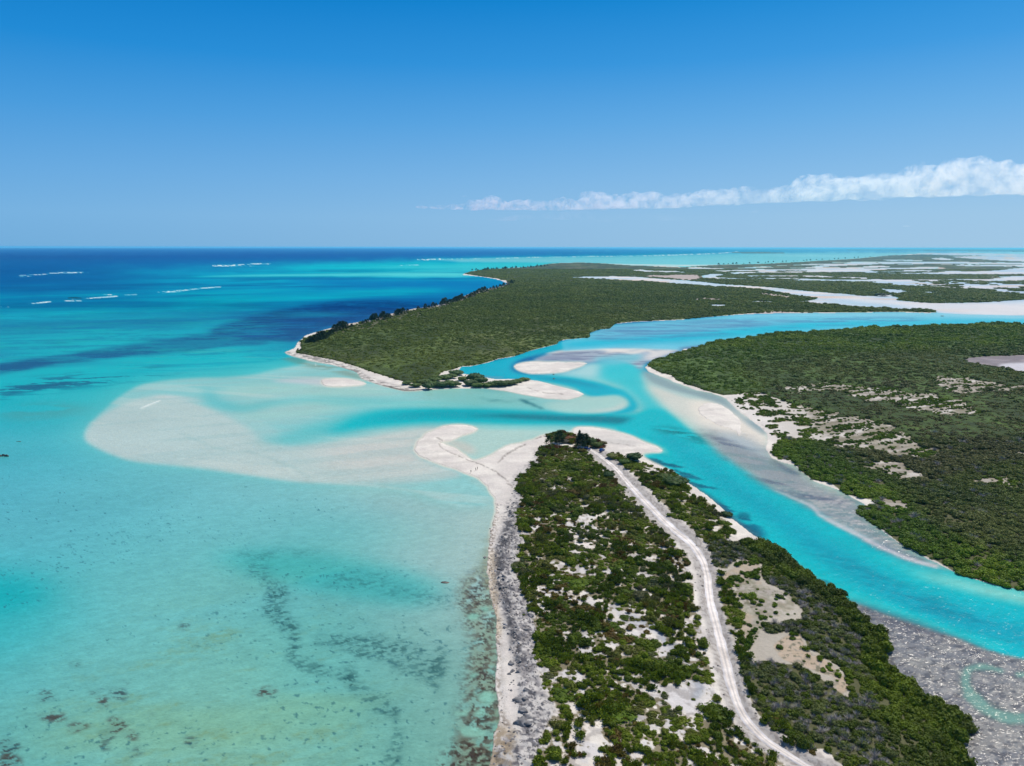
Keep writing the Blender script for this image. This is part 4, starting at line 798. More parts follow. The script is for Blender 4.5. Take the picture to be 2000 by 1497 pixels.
me = mesh_np('ground', np.stack([Xf.ravel(), Yf.ravel(), take(HGT).ravel()], 1), quads.reshape(-1, 4), [MG], True)
col_attr(me, 'Col', take(Gl).reshape(-1, 3))
tag(link('ground', me), kind='structure')
keep = (take(Lc) < 0.97); kq = keep[:-1, :-1] | keep[1:, :-1] | keep[1:, 1:] | keep[:-1, 1:]
kq |= (Vf[:-1, :-1] > 1900)
q = quads[kq]; used = np.unique(q); remap = np.full(nr*nc, -1, np.int32); remap[used] = np.arange(len(used))
cow = np.stack([Xf.ravel(), Yf.ravel(), np.zeros(nr*nc)], 1)[used]
me = mesh_np('sea_water', cow, remap[q], [MW], True)
col_attr(me, 'Col', take(Wl).reshape(-1, 3)[used])
chop = np.clip(0.5 + 0.5*np.maximum(FS, FE) + 0.02*ss(1500, 2000, UU) - 0.40*ss(900, 600, VV), 0, 1)
a = me.attributes.new('chop', 'FLOAT', 'POINT'); a.data.foreach_set('value', take(chop).reshape(-1)[used].astype(np.float32))
tag(link('water', me), kind='structure')
def hgt(x, y):
    u, v = sight(x, y)
    i = np.clip(v - V0, 0, NV - 1).astype(int); j = np.clip((u - U0)/DU, 0, NU - 1).astype(int)
    return np.maximum(HGT[i, j], 0.0)
def at(u, v):
    x, y = ground(u, v); return float(x), float(y), float(hgt(x, y))

# the graded track: a crushed-coral sheet with wheel ruts laid over the ground
def make_track():
    P = spline(TRK, closed=False, n=8); c = P[:, :2]; n = len(P)
    X, Y = ground(c[:, 0], c[:, 1]); Xe, Ye = ground(c[:, 0] + P[:, 2]*0.80, c[:, 1])
    T = np.stack([np.gradient(X), np.gradient(Y)], 1); T /= np.hypot(T[:, 0], T[:, 1])[:, None]
    Nn = np.stack([-T[:, 1], T[:, 0]], 1)
    hw = np.abs((Xe - X)*Nn[:, 0] + (Ye - Y)*Nn[:, 1]); hw = np.convolve(np.pad(hw, 6, mode='edge'), np.ones(13)/13, 'valid')
    # resample every 0.8 m
    s = np.concatenate([[0], np.cumsum(np.hypot(np.diff(X), np.diff(Y)))]); sn = np.arange(0, s[-1], 0.8)
    X, Y, hw = (np.interp(sn, s, A) for A in (X, Y, hw)); n0, n1 = np.interp(sn, s, Nn[:, 0]), np.interp(sn, s, Nn[:, 1])
    m = 15; t = np.linspace(-1, 1, m)
    co, cc = [], []
    nz = np.random.default_rng(5)
    edge = 1 + 0.34*(np.convolve(nz.random(len(sn)+6), np.ones(7)/7, 'valid') - 0.5)*2
    edge2 = 1 + 0.34*(np.convolve(nz.random(len(sn)+6), np.ones(7)/7, 'valid') - 0.5)*2
    for j in range(m):
        wd = hw*(edge if t[j] < 0 else edge2)
        x, y = X + n0*wd*t[j], Y + n1*wd*t[j]
        co.append(np.stack([x, y, hgt(x, y)*0 + hgt(X, Y) + 0.07 - 0.10*abs(t[j])**6], 1))
    co = np.stack(co, 1)
    TT = np.tile(t, (len(sn), 1)); nn = fbm(co[..., 0]/2.2, co[..., 1]/2.2, 77, 4); n2 = fbm(co[..., 0]/7, co[..., 1]/7, 78, 3)
    base = np.ones((len(sn), m, 3))*np.array([212, 210, 212.0])
    rut = np.exp(-((np.abs(TT) - 0.30)/0.13)**2)
    base += rut[..., None]*np.array([20, 16, 10.0]); base -= np.exp(-(TT/0.10)**2)[..., None]*np.array([20, 20, 20.0]); base -= (np.abs(TT)[..., None]**3)*np.array([30, 30, 27.0]); base += ((nn - 0.5)*60 + (n2 - 0.5)*44)[..., None]
    warm = ss(0.2, 0.6, 1 - np.abs(TT))[..., None]; base = base + warm*np.array([4, -1, -8.0])
    id_ = np.arange(len(sn)*m).reshape(-1, m)
    f = np.stack([id_[:-1, :-1], id_[1:, :-1], id_[1:, 1:], id_[:-1, 1:]], -1).reshape(-1, 4)
    me = mesh_np('track', co.reshape(-1, 3), f, [MG], True); col_attr(me, 'Col', (lin(base)*0.88).reshape(-1, 3))
    tag(link('road', me), kind='structure')
make_track()

# ------------------------------------------------------------------ plants
def ico(sub):
    import bmesh
    bm = bmesh.new(); bmesh.ops.create_icosphere(bm, subdivisions=sub, radius=1.0)
    co = np.array([v.co[:] for v in bm.verts]); f = np.array([[v.index for v in p.verts] for p in bm.faces]); bm.free()
    return co, f
ICO = {s: ico(s) for s in (1, 2, 3)}
def crown(seed, lobes=6, leaves=150, leaf=0.22, flat=0.7, sub=2, spread=0.55, spiky=0.0, core=0.86):
    """one bush of radius ~1 and height ~2*flat sitting on z=0: an uneven leafy body of lobes under a shell of leaf sprays"""
    r = np.random.default_rng(seed); cos, fs, n0 = [], [], 0
    ctr = []
    for i in range(lobes):
        a = 2*math.pi*(i + r.random())/lobes; d = spread*(0.35 + 0.65*r.random()) if i else 0.0
        s = (0.42 + 0.28*r.random()) if i else 0.62
        ctr.append((d*math.cos(a), d*math.sin(a), flat*(0.45 + 0.5*r.random()*(1 - d)), s))
    co, f = ICO[sub]
    for k, (x, y, z, s) in enumerate(ctr):
        nzv = vnoise(co[:, 0]*2.3 + k*7 + seed, co[:, 1]*2.3 + co[:, 2]*3.1, 3 + seed % 40)
        q = co * (s*core*(0.72 + 0.5*nzv))[:, None] * np.array([1, 1, flat*1.25]) + np.array([x, y, z])
        q[:, 2] = np.maximum(q[:, 2], -0.02)
        cos.append(q); fs.append(f + n0); n0 += len(q)
    lf = []
    for i in range(leaves):
        x, y, z, s = ctr[r.integers(len(ctr))]
        d = r.normal(size=3); d[2] = abs(d[2])*0.9 + (-0.15 if r.random() < 0.25 else 0); d /= np.linalg.norm(d)
        p = np.array([x, y, z]) + d*s*np.array([1, 1, flat*1.25])*(0.84 + 0.26*r.random())
        if p[2] < 0.02: p[2] = 0.02 + 0.1*r.random()
        t = np.cross(d, r.normal(size=3)); t /= np.linalg.norm(t) + 1e-9; b = np.cross(d, t)
        t = t*(1 - spiky) + d*spiky*0.9 + d*0.25*r.normal(); b = b + d*0.35*r.normal()
        L = leaf*(0.6 + 0.8*r.random()); wd = L*(0.55 - 0.3*spiky)
        q = np.array([p - b*wd, p + t*L*0.2 + b*wd*0.1 - t*L, p + b*wd, p + t*L])
        cos.append(q); lf.append(np.array([[0, 1, 2, 3]]) + n0); n0 += 4
    return np.concatenate(cos), np.concatenate(fs), np.concatenate(lf) if lf else np.zeros((0, 4), int)
PROTO = bpy.data.collections.new('plant_stock')          # never linked: only shapes for the plant masses to use
def proto(name, seed, **kw):
    co, f3, f4 = crown(seed, **kw)
    me = mesh_np(name, co, [f3, f4], [MLEAF]); return me
bush_me = [proto('bush', 10 + i, lobes=8 + i % 3, leaves=300, leaf=0.15, flat=0.55 + 0.08*(i % 3), sub=1, core=0.72) for i in range(5)]
tuft_me = [proto('rosette', 30 + i, lobes=4, leaves=170, leaf=0.30, flat=0.62, sub=1, spiky=0.75, core=0.6) for i in range(3)]
low_me = [proto('mat_bush', 40 + i, lobes=9, leaves=260, leaf=0.13, flat=0.32, sub=1, spread=0.75, core=0.75) for i in range(3)]
far_me = [proto('far_bush', 50 + i, lobes=5 + i % 2, leaves=64, leaf=0.24, flat=0.58, sub=1, core=0.74) for i in range(5)]
mang_me = [proto('mangrove_head', 60 + i, lobes=9, leaves=260, leaf=0.17, flat=0.60, sub=1, spread=0.68, core=0.72) for i in range(5)]
def bare(seed):
    r = np.random.default_rng(seed); cos, fs, n0 = [], [], 0
    for i in range(80):
        a = r.random()*6.283; el = 0.5 + r.random()*0.9; L = 0.6 + 0.5*r.random()
        d = np.array([math.cos(a)*math.cos(el), math.sin(a)*math.cos(el), math.sin(el)]); s = np.array([math.cos(a)*0.5*r.random(), math.sin(a)*0.5*r.random(), 0.1])
        sd = np.cross(d, [0, 0, 1.0]); sd /= np.linalg.norm(sd); e = s + d*L; wv = 0.03
        mid = s + d*L*0.5 + r.normal(size=3)*0.06
        q = np.array([s - sd*wv, s + sd*wv, mid + sd*wv*0.7, mid - sd*wv*0.7, e + sd*wv*0.3, e - sd*wv*0.3])
        cos.append(q); fs.append(np.array([[0, 1, 2, 3], [3, 2, 4, 5]]) + n0); n0 += 6
    return mesh_np('bare_bush', np.concatenate(cos), np.concatenate(fs), [MTWIG])
bare_me = [bare(80 + i) for i in range(2)]
def stock(name, meshes):
    c = bpy.data.collections.new(name); PROTO.children.link(c)
    for i, m in enumerate(meshes):
        o = bpy.data.objects.new('%s_%02d' % (name, i), m); c.objects.link(o)
    return c
C_BUSH = stock('stock_scrub', bush_me + tuft_me + low_me)      # indices 0-4, 5-7, 8-10
C_FAR = stock('stock_far', far_me)
C_MANG = stock('stock_mangrove', mang_me + bare_me)             # 0-4, 5-6

def scatter_group(coll):
    g = bpy.data.node_groups.new('plants_' + coll.name, 'GeometryNodeTree')
    g.interface.new_socket('Geometry', in_out='INPUT', socket_type='NodeSocketGeometry')
    g.interface.new_socket('Geometry', in_out='OUTPUT', socket_type='NodeSocketGeometry')
    n = g.nodes; gi, go = n.new('NodeGroupInput'), n.new('NodeGroupOutput')
    ci_ = n.new('GeometryNodeCollectionInfo'); ci_.inputs['Collection'].default_value = coll
    ci_.inputs['Separate Children'].default_value = True; ci_.inputs['Reset Children'].default_value = True
    ip = n.new('GeometryNodeInstanceOnPoints'); ip.inputs['Pick Instance'].default_value = True
    def na(nm, ty):
        x = n.new('GeometryNodeInputNamedAttribute'); x.data_type = ty; x.inputs['Name'].default_value = nm; return x.outputs['Attribute']
    m2p = n.new('GeometryNodeMeshToPoints')
    g.links.new(gi.outputs[0], m2p.inputs['Mesh']); g.links.new(m2p.outputs[0], ip.inputs['Points'])
    g.links.new(ci_.outputs[0], ip.inputs['Instance'])
    g.links.new(na('pick', 'INT'), ip.inputs['Instance Index'])
    g.links.new(na('turn', 'FLOAT_VECTOR'), ip.inputs['Rotation']); g.links.new(na('size', 'FLOAT_VECTOR'), ip.inputs['Scale'])
    g.links.new(ip.outputs[0], go.inputs[0])
    return g
GRP = {c.name: scatter_group(c) for c in (C_BUSH, C_FAR, C_MANG)}
NPLANT = {}
def plant_mass(name, label, cat, coll, d):
    n = len(d['x']); NPLANT[name] = n
    if n == 0: return
    me = bpy.data.meshes.new(name); me.vertices.add(n)
    me.vertices.foreach_set('co', np.stack([d['x'], d['y'], d['z']], 1).astype(np.float32).ravel())
    def ad(nm, ty, val, key):
        a = me.attributes.new(nm, ty, 'POINT'); a.data.foreach_set(key, np.ascontiguousarray(val).ravel())
    ad('pick', 'INT', d['k'].astype(np.int32), 'value')
    ad('size', 'FLOAT_VECTOR', np.stack([d['r'], d['r'], d['h']], 1).astype(np.float32), 'vector')
    ad('turn', 'FLOAT_VECTOR', np.stack([0*d['a'], 0*d['a'], d['a']], 1).astype(np.float32), 'vector')
    c = np.ones((n, 4), np.float32); c[:, :3] = d['c']; ad('tint', 'FLOAT_COLOR', c, 'color')
    me.materials.append(MLEAF)
    o = link(name, me); tag(o, label, cat, kind='stuff')
    md = o.modifiers.new('plants', 'NODES'); md.node_group = GRP[coll.name]
    return o
# cell areas of the survey grid in square metres
XA = np.gradient(GX, axis=1); YB = np.abs(np.gradient(GY, axis=0)); CELL = np.abs(XA*YB)
def sow(mask, radius, cover, vmin, vmax, seed, umin=-380, umax=2380):
    """scatter plants of `radius(dist)` metres over the ground cells of a mask"""
    r = np.random.default_rng(seed)
    rad = radius(DIST); lam = np.where((VV >= vmin) & (VV < vmax) & (UU > umin) & (UU < umax), np.clip(mask, 0, 1), 0) * CELL * cover / (math.pi * rad**2)
    lam = np.where(mask > 0.25, lam, 0)
    k = r.poisson(np.minimum(lam, 60)); i, j = np.nonzero(k); rep = k[i, j]
    i = np.repeat(i, rep); j = np.repeat(j, rep); n = len(i)
    u = US[j] + (r.random(n) - 0.5)*DU; v = VS[i] + (r.random(n) - 0.5)
    x, y = ground(u, np.maximum(v, 484.8)); R = rad[i, j]
    s = np.clip(np.exp(r.normal(0, 0.36, n))*0.97, 0.5, 1.85)
    return dict(x=x, y=y, z=hgt(x, y) - 0.05, r=R*s, h=R*s*(0.85 + 0.4*r.random(n)), a=r.random(n)*6.283, u=u, v=v, i=i, j=j, rnd=r.random(n), rnd2=r.random(n))
def sub(d, m): return {k: v[m] for k, v in d.items()}
def cat2(a, b): return {k: np.concatenate([a[k], b[k]]) for k in a}
def tints(d, pal, patch, seed):
    """pick a leaf colour by patchy noise plus chance"""
    n = len(d['x']); f = fbm(d['x']/patch, d['y']/patch, seed, 3)
    f = np.clip((f - 0.5)*2.4 + 0.5 + (d['rnd'] - 0.5)*0.5, 0, 0.999)*(len(pal) - 1)
    p = np.array(pal); i = f.astype(int); t = (f - i)[:, None]
    return (p[i]*(1 - t) + p[np.minimum(i + 1, len(p) - 1)]*t)*(0.78 + 0.44*d['rnd2'])[:, None]
GREEN_H = [(0.078, 0.112, 0.014), (0.098, 0.134, 0.016), (0.118, 0.150, 0.020)]
GREEN_E = [(0.066, 0.118, 0.010), (0.095, 0.158, 0.011), (0.130, 0.190, 0.012)]
GREEN_S = [(0.070, 0.108, 0.010), (0.105, 0.152, 0.011), (0.145, 0.195, 0.013), (0.130, 0.142, 0.030)]
BROWN = np.array((0.16, 0.070, 0.030)); GREY = np.array((0.13, 0.130, 0.080))

# 1 headland thicket
d = sow(FH, lambda D: 1.35 + np.maximum(D - 600, 0)*0.0020, 1.7, 527, 770, 501)
d['k'] = (d['rnd']*4.999).astype(int); d['c'] = tints(d, GREEN_H, 60, 511); d['h'] *= 0.75*np.interp(np.hypot(d['x'], d['y']), [1600, 3000, 5000], [1.0, 0.42, 0.25])
dune = dun[d['i'], d['j']]
d = sub(d, d['rnd2'] > dune*0.8)
plant_mass('mangrove_thicket', 'dense olive green thicket covering the headland across the inlet', 'thicket', C_FAR, d)
# 2 east bank thicket
d = sow(np.maximum(FE1, FE3*0.9), lambda D: 1.6 + np.maximum(D - 600, 0)*0.0022, 1.6, 600, 960, 502)
d2 = sow(FE2, lambda D: 1.35 + 0*D, 1.9, 800, 1260, 503)
d = cat2(d, d2)
d['k'] = (d['rnd']*4.999).astype(int); d['c'] = tints(d, GREEN_E, 35, 512)*np.where(d['v'] > 850, 1.12, 1.0)[:, None]
OLIVE_E = [(0.070, 0.090, 0.026), (0.092, 0.108, 0.030), (0.120, 0.128, 0.040)]; DRAB_E = [(0.085, 0.088, 0.034), (0.110, 0.112, 0.038), (0.080, 0.105, 0.026)]
inl_e = ss(0.86, 0.99, blur(EA, 60, 30))[d['i'], d['j']][:, None]; drab = np.clip(FE3*1.2, 0, 1)[d['i'], d['j']][:, None]
d['c'] = d['c']*(1 - 0.75*inl_e) + tints(d, OLIVE_E, 50, 522)*0.75*inl_e; d['c'] = d['c']*(1 - 0.85*drab) + tints(d, DRAB_E, 25, 523)*0.85*drab
d['h'] *= 0.85
far_part = sub(d, d['v'] < 850); near_part = sub(d, d['v'] >= 850)
plant_mass('mangrove_thicket', 'dark green thicket on the flat land east of the channel', 'thicket', C_FAR, far_part)
bp = near_part; bp['k'] = np.where((bp['rnd'] > 0.93), 5 + (bp['rnd2'] > 0.5), bp['k'])
plant_mass('mangrove_thicket', 'bright green mangrove belt lining the east side of the turquoise channel', 'mangroves', C_MANG, bp)
# 3 mangrove belt on the near shore
d = sow(FM, lambda D: 1.0 + 0*D, 2.3, 1040, 1850, 504)
d['k'] = (d['rnd']*4.999).astype(int); d['c'] = tints(d, [(0.064, 0.090, 0.012), (0.080, 0.118, 0.010), (0.110, 0.155, 0.010)], 14, 513)
edge_m = blur(LAND, 26, 16)[d['i'], d['j']]; inner = edge_m > 0.93
gr = fbm(d['x']/16, d['y']/16, 88, 3)
greyed = inner & (gr > 0.44) & (d['rnd2'] > 0.25)
d['k'] = np.where(greyed & (d['rnd'] > 0.45), 5 + (d['rnd2'] > 0.7), d['k']); d['c'][greyed] = d['c'][greyed]*0.6 + GREY*0.35
d['r'] = np.where(inner, d['r']*0.85, d['r']*1.25); d['h'] = np.where(inner, d['h']*0.75, d['h']*1.45)
mangd = d
# 4 scrub
d = sow(np.maximum.reduce([SCW, SCE, SCP]), lambda D: 0.72 + 0.0009*np.maximum(D - 150, 0), 1.55, 840, 1850, 505)
nz = fbm(d['x']/9, d['y']/9, 91, 3); n2 = fbm(d['x']/13 + 50, d['y']/13, 92, 3)
d['k'] = np.where(nz > 0.56, 8 + (d['rnd']*2.999).astype(int), np.where(nz < 0.47, 5 + (d['rnd']*2.999).astype(int), (d['rnd']*4.999).astype(int)))
d['c'] = tints(d, GREEN_S, 12, 514)
br = (n2 > 0.66) & (d['rnd'] > 0.5) | (d['rnd2'] > 0.965); d['c'][br] = d['c'][br]*0.35 + BROWN*0.5
gy = (n2 < 0.33) & (d['rnd'] > 0.5); d['c'][gy] = d['c'][gy]*0.4 + GREY*0.6
tip = (d['v'] < 880); d['c'][tip & (d['rnd'] > 0.5)] = BROWN*0.8
big = (fbm(d['x']/5, d['y']/5, 93, 2) > 0.62); d['r'] = np.where(big, d['r']*1.35, d['r']); d['h'] = np.where(big, d['h']*1.35, d['h'])
scr = d
d = sow(np.maximum(SCG, CLS), lambda D: 0.85 + 0*D, 1.4, 660, 1420, 506); d['k'] = (d['rnd']*7.999).astype(int); d['c'] = tints(d, GREEN_E, 12, 515); d['h'] *= 0.8
open_scrub = d
d = sow(RU*(VV > 930)*0.25 + SHD*0.12, lambda D: 0.55 + 0*D, 0.28, 900, 1850, 507)
d['k'] = (d['rnd']*10.999).astype(int); d['c'] = tints(d, GREEN_S, 8, 516)*0.8 + GREY*0.2
# the largest-looking shrubs are things of their own
def take_big(d, n, vmax=1500):
    dist = np.sqrt(d['x']**2 + d['y']**2 + CAM_H**2)
    sc = d['r']/dist; inside = (d['u'] > 4) & (d['u'] < 1996) & (d['v'] < vmax)
    sc = np.where(inside, sc, 0); o = np.argsort(-sc)[:n]; m = np.zeros(len(sc), bool); m[o] = True
    return sub(d, m), sub(d, ~m)
mats = sow(SCW*(VV > 900), lambda D: 2.3 + 0*D, 0.14, 900, 1600, 508)
mats['k'] = 8 + (mats['rnd']*2.999).astype(int); mats['h'] = mats['r']*0.55; mats['c'] = tints(mats, [(0.055, 0.095, 0.008), (0.080, 0.125, 0.009)], 20, 518)
bigs, rest = take_big(cat2(scr, mats), 300)
plant_mass('coastal_scrub', 'patchy low green and rusty scrub over the sandy peninsula', 'scrub', C_BUSH, cat2(rest, d))
plant_mass('coastal_scrub', 'scattered low bushes over the pale sandy clearings', 'scrub', C_BUSH, open_scrub)
MS = bush_me + tuft_me + low_me
BR = float(np.median(bigs['r']))
def put(name, me, x, y, z, r, h, a, c, label, cat, group):
    o = link(name, me); o.location = (x, y, z); o.scale = (r, r, h); o.rotation_euler.z = a
    o['tint'] = [float(t) for t in c]; tag(o, label, cat, group); return o
def where_scrub(u, v):
    xr = np.interp(v, [t[1] for t in TRK], [t[0] for t in TRK])
    a = 'at the bottom edge' if v > 1455 else ('just above the bottom edge' if v > 1410 else ('level with the ledge boulders' if v > 1360 else ('level with the sandy pocket' if v > 1300 else 'above the sandy pocket')))
    if u > xr: b = 'right of the coral track'
    elif u > xr - 70: b = 'beside the coral track'
    elif u > xr - 170: b = 'left of the coral track'
    elif u < 1130: b = 'next to the rocks'
    elif u < 1230: b = 'left in the scrub'
    else: b = 'mid scrub'
    return a + ', ' + b, 'shrubs ' + a + ' ' + b
for i in range(len(bigs['x'])):
    k = int(bigs['k'][i]); c = bigs['c'][i]; wh, gp = where_scrub(bigs['u'][i], bigs['v'][i])
    tone = 'rusty brown' if c[0] > c[1]*1.15 else ('pale grey green' if c[2] > c[1]*0.42 else 'green')
    kind = 'rounded leafy' if k < 5 else ('spiky tufted' if k < 8 else 'low spreading')
    put('shrub', MS[k], bigs['x'][i], bigs['y'][i], bigs['z'][i], bigs['r'][i], bigs['h'][i], bigs['a'][i], c,
        '%s %s %s shrub %s' % ('large' if bigs['r'][i] > BR else 'smaller', kind, tone, wh), 'shrub', '%s %s %s %s' % ('large' if bigs['r'][i] > BR else 'smaller', kind, tone, gp))
mb, mrest = take_big(sub(mangd, np.ones(len(mangd['x']), bool)), 200)
plant_mass('mangrove_thicket', 'near mangrove belt with bare grey twigs along the lagoon shore', 'mangroves', C_MANG, mrest)
MM_ = mang_me + bare_me
for i in range(len(mb['x'])):
    k = int(mb['k'][i]); em = blur(LAND, 26, 16)[mb['i'][i], mb['j'][i]] if False else 0
    b_ = k >= 5; v_ = mb['v'][i]
    z_ = 'at the bottom edge of the picture' if v_ > 1455 else ('on the bulge left of the turquoise ring' if v_ > 1390 else ('beside the grey flat above the bulge' if v_ > 1310 else 'where the belt narrows upward'))
    t_ = 'dark green' if mb['c'][i][1] < 0.075 else ('bright green' if mb['c'][i][1] > 0.105 else 'mid green'); q_ = 'tall' if mb['h'][i] > 1.9 else 'low'
    put('mangrove_bush', MM_[k], mb['x'][i], mb['y'][i], mb['z'][i], mb['r'][i], mb['h'][i], mb['a'][i], mb['c'][i],
        ('bare grey twiggy mangrove %s' % z_) if b_ else '%s %s leafy mangrove %s' % (q_, t_, z_), 'mangrove',
        ('bare mangroves ' + z_) if b_ else '%s %s mangroves %s' % (q_, t_, z_))

# canopy masses: the closed leaf roof under and between the crowns, and all there is to see of the far woods
def canopy(name, label, mask, h0, pal, v0, v1, seed, cat='woodland'):
    m = np.where((VV >= v0) & (VV < v1), mask, 0)[row]
    ok = m > 0.5; nr_, nc_ = ok.shape
    qd = ok[:-1, :-1] & ok[1:, :-1] & ok[1:, 1:] & ok[:-1, 1:]
    # one ring of skirt cells going down to the ground
    anyc = ok[:-1, :-1] | ok[1:, :-1] | ok[1:, 1:] | ok[:-1, 1:]
    id_ = np.arange(nr_*nc_).reshape(nr_, nc_)
    Q = np.stack([id_[:-1, :-1], id_[1:, :-1], id_[1:, 1:], id_[:-1, 1:]], -1)[anyc]
    us_ = np.unique(Q); rm = np.full(nr_*nc_, -1, np.int32); rm[us_] = np.arange(len(us_))
    x, y = GX[row].ravel()[us_], GY[row].ravel()[us_]
    inn = ok.ravel()[us_]
    g = HGT[row].ravel()[us_]
    D = np.hypot(x, y)
    cr = vnoise(x/5.5, y/5.5, seed) + 0.5*vnoise(x/2.6, y/2.6, seed + 1); big_ = fbm(x/60, y/60, seed + 2, 3)
    z = np.where(inn, g + h0*np.interp(D, [1500, 3000], [1.0, 0.4])*(0.55 + 0.35*cr + 0.5*(big_ - 0.5)), g - 0.3)
    f = np.clip((fbm(x/90, y/140, seed + 3, 4) - 0.5)*3 + 0.5, 0, 0.999)*(len(pal) - 1); p = np.array(pal); i = f.astype(int); t = (f - i)[:, None]
    c = p[i]*(1 - t) + p[np.minimum(i + 1, len(p) - 1)]*t
    c = c*(0.68 + 0.64*vnoise(x/9, y/16, seed + 5))[:, None]*(0.72 + 0.56*ss(0.4, 0.6, fbm(x/45, y/120, seed + 6, 4)))[:, None]
    me = mesh_np(name, np.stack([x, y, z], 1), rm[Q], [MCAN], True); col_attr(me, 'Col', c.astype(np.float32))
    tag(link(name, me), label, cat, kind='stuff')
HP = [(0.046, 0.068, 0.012), (0.060, 0.084, 0.014), (0.078, 0.092, 0.022)]
canopy('mangrove_canopy', 'closed leaf roof of the headland thicket', FH*(1 - dun), 1.5, HP, 545, 770, 601)
canopy('far_woodland', 'far low woodland and marsh islets beyond the headland', np.maximum(FH, FAR*(VV < 500)), 4.0, [(0.030, 0.048, 0.018), (0.045, 0.064, 0.022), (0.075, 0.080, 0.040)], 485, 553, 602)
canopy('mangrove_canopy', 'closed leaf roof of the thicket on the east bank', np.maximum.reduce([FE1, FE3*0.9]), 1.5, [(0.034, 0.062, 0.010), (0.045, 0.078, 0.010)], 600, 860, 603)

# ------------------------------------------------------------------ trees of their own
def trunk_mesh(h, r, seed, lean=0.0, forks=3):
    rr = np.random.default_rng(seed); cos, fs, n0 = [], [], 0
    def limb(p0, p1, ra, rb):
        nonlocal n0
        n = 6; k = 5; P = []
        for i in range(k):
            t = i/(k-1); c = np.array(p0)*(1-t) + np.array(p1)*t + rr.normal(size=3)*0.02*h*np.array([1, 1, 0])*(0 < i < k-1)
            R = ra*(1-t) + rb*t
            for j in range(n): P.append(c + R*np.array([math.cos(6.283*j/n), math.sin(6.283*j/n), 0]))
        cos.append(np.array(P))
        for i in range(k-1):
            for j in range(n): fs.append([n0 + i*n + j, n0 + i*n + (j+1) % n, n0 + (i+1)*n + (j+1) % n, n0 + (i+1)*n + j])
        n0 += len(P)
    limb((0, 0, -0.2), (lean*h, 0, h*0.92), r, r*0.2)
    for i in range(forks):
        a = 6.283*(i + rr.random())/forks; z = h*(0.25 + 0.35*rr.random()); L = h*0.32
        limb((lean*z, 0, z), (lean*z + L*math.cos(a), L*math.sin(a), z + L*0.8), r*0.45, r*0.12)
    return mesh_np('trunk', np.concatenate(cos), np.array(fs), [MBARK], True)
def pine_crown(seed, h=1.0):
    """feathery casuarina: tiers of drooping sprays, ragged outline with gaps; unit height, half width ~0.24"""
    r = np.random.default_rng(seed); cos, f3, n0 = [], [], 0
    for i in range(420):
        t = r.random()**0.85; z = 0.14 + 0.86*t; R = 0.27*(1 - t)**0.75*(0.55 + 0.55*vnoise(np.array([z*9.0 + seed]), np.array([seed*1.7]), 4)[0])*1.25 + 0.015
        a = r.random()*6.283; rad = R*math.sqrt(r.random())**0.6
        c = np.array([rad*math.cos(a), rad*math.sin(a), z]); d = np.array([math.cos(a), math.sin(a), 0.55 + 0.5*r.random()]); d /= np.linalg.norm(d)
        s = np.cross(d, r.normal(size=3)); s /= np.linalg.norm(s); L = 0.055 + 0.05*r.random()
        q = np.array([c - d*L*0.6 - s*L*0.28, c - d*L*0.6 + s*L*0.28, c + d*L + s*L*0.05, c + d*L - s*L*0.05])
        cos.append(q); f3.append(np.array([[0, 1, 2, 3]]) + n0); n0 += 4
    return mesh_np('crown', np.concatenate(cos), np.concatenate(f3), [MLEAF])
PINE = [(pine_crown(700 + i), trunk_mesh(1.0, 0.018, 710 + i, 0.03*(i - 1), 2)) for i in range(4)]
def pine(x, y, z, h, wide, seed, label, group, c=(0.030, 0.050, 0.024), lean=(0, 0)):
    cm, tm = PINE[seed % 4]
    e = bpy.data.objects.new('pine_tree', None); COL.objects.link(e); e.location = (x, y, z); e.rotation_euler = (lean[0], lean[1], seed*1.7)
    tag(e, label, 'tree', group)
    k = link('crown', cm, e); k.scale = (h*wide, h*wide, h); k['tint'] = list(c)
    t = link('trunk', tm, e); t.scale = (h, h, h)
    return e
hd = [(582,687,6),(587,688,5),(600,672,8),(605,670,10),(610,671,9),(615,670,10),(622,668,12),(628,666,11),(633,665,10),(640,660,11),(644,658,12),(648,656,11),(654,650,13),(660,648,12),(665,646,13),(671,645,12),(676,643,9),(687,641,10),(709,633,8),(714,632,9),(718,630,7),
      (726,628,11),(730,628,13),(735,627,12),(745,626,10),(749,625,12),(753,624,12),(757,623,13),(761,622,10),(773,618,12),(777,617,13),(781,617,12),(787,614,11),(796,612,7),(817,606,12),(822,606,6),(831,604,14),(838,602,7),(846,601,12),(852,599,8),
      (862,598,10),(866,597,13),(870,596,13),(874,595,13),(878,594,14),(882,593,12),(886,592,13),(890,591,14),(894,590,13),(898,589,13),(902,588,14),(907,586,13),(912,584,14),(916,583,13),(921,581,14),(926,579,14),(931,577,13),(936,575,14),(942,573,14),(947,571,13),(952,570,14),(958,568,13),(964,566,14),(970,565,13),(977,563,12),(984,561,13),(992,559,13),(999,556,13),(1004,552,13)]
for i, (u, v, h) in enumerate(hd):
    x, y, z = at(u, v); 
    lab, gp = ('dark casuarina at the western tip of the headland', 'casuarinas at the tip of the headland') if u < 690 else (('dark tall casuarina behind the ocean beach of the headland', 'casuarinas behind the headland beach') if u < 850 else ('distant dark casuarina in the row toward the far bay', 'casuarinas in the far row of the headland'))
    pine(x, y, z, h*(0.6 + 0.62*((i*53) % 17)/17), 1.5 + 0.9*((i*37) % 10)/10, i, lab, gp)
_q = np.random.default_rng(8)
nb = [(926 + i*4.8 + _q.normal(0, 2.2), 529 - 9.0*(i*4.8/150.0) + _q.normal(0, 0.35), 6 + 8*_q.random()) for i in range(31)]
for i, (u, v, h) in enumerate(nb):
    x, y, z = at(u, v); pine(x, y, z, h, 2.4, i + 3, 'tiny distant casuarina along the north edge of the headland', 'casuarinas on the north edge of the headland')
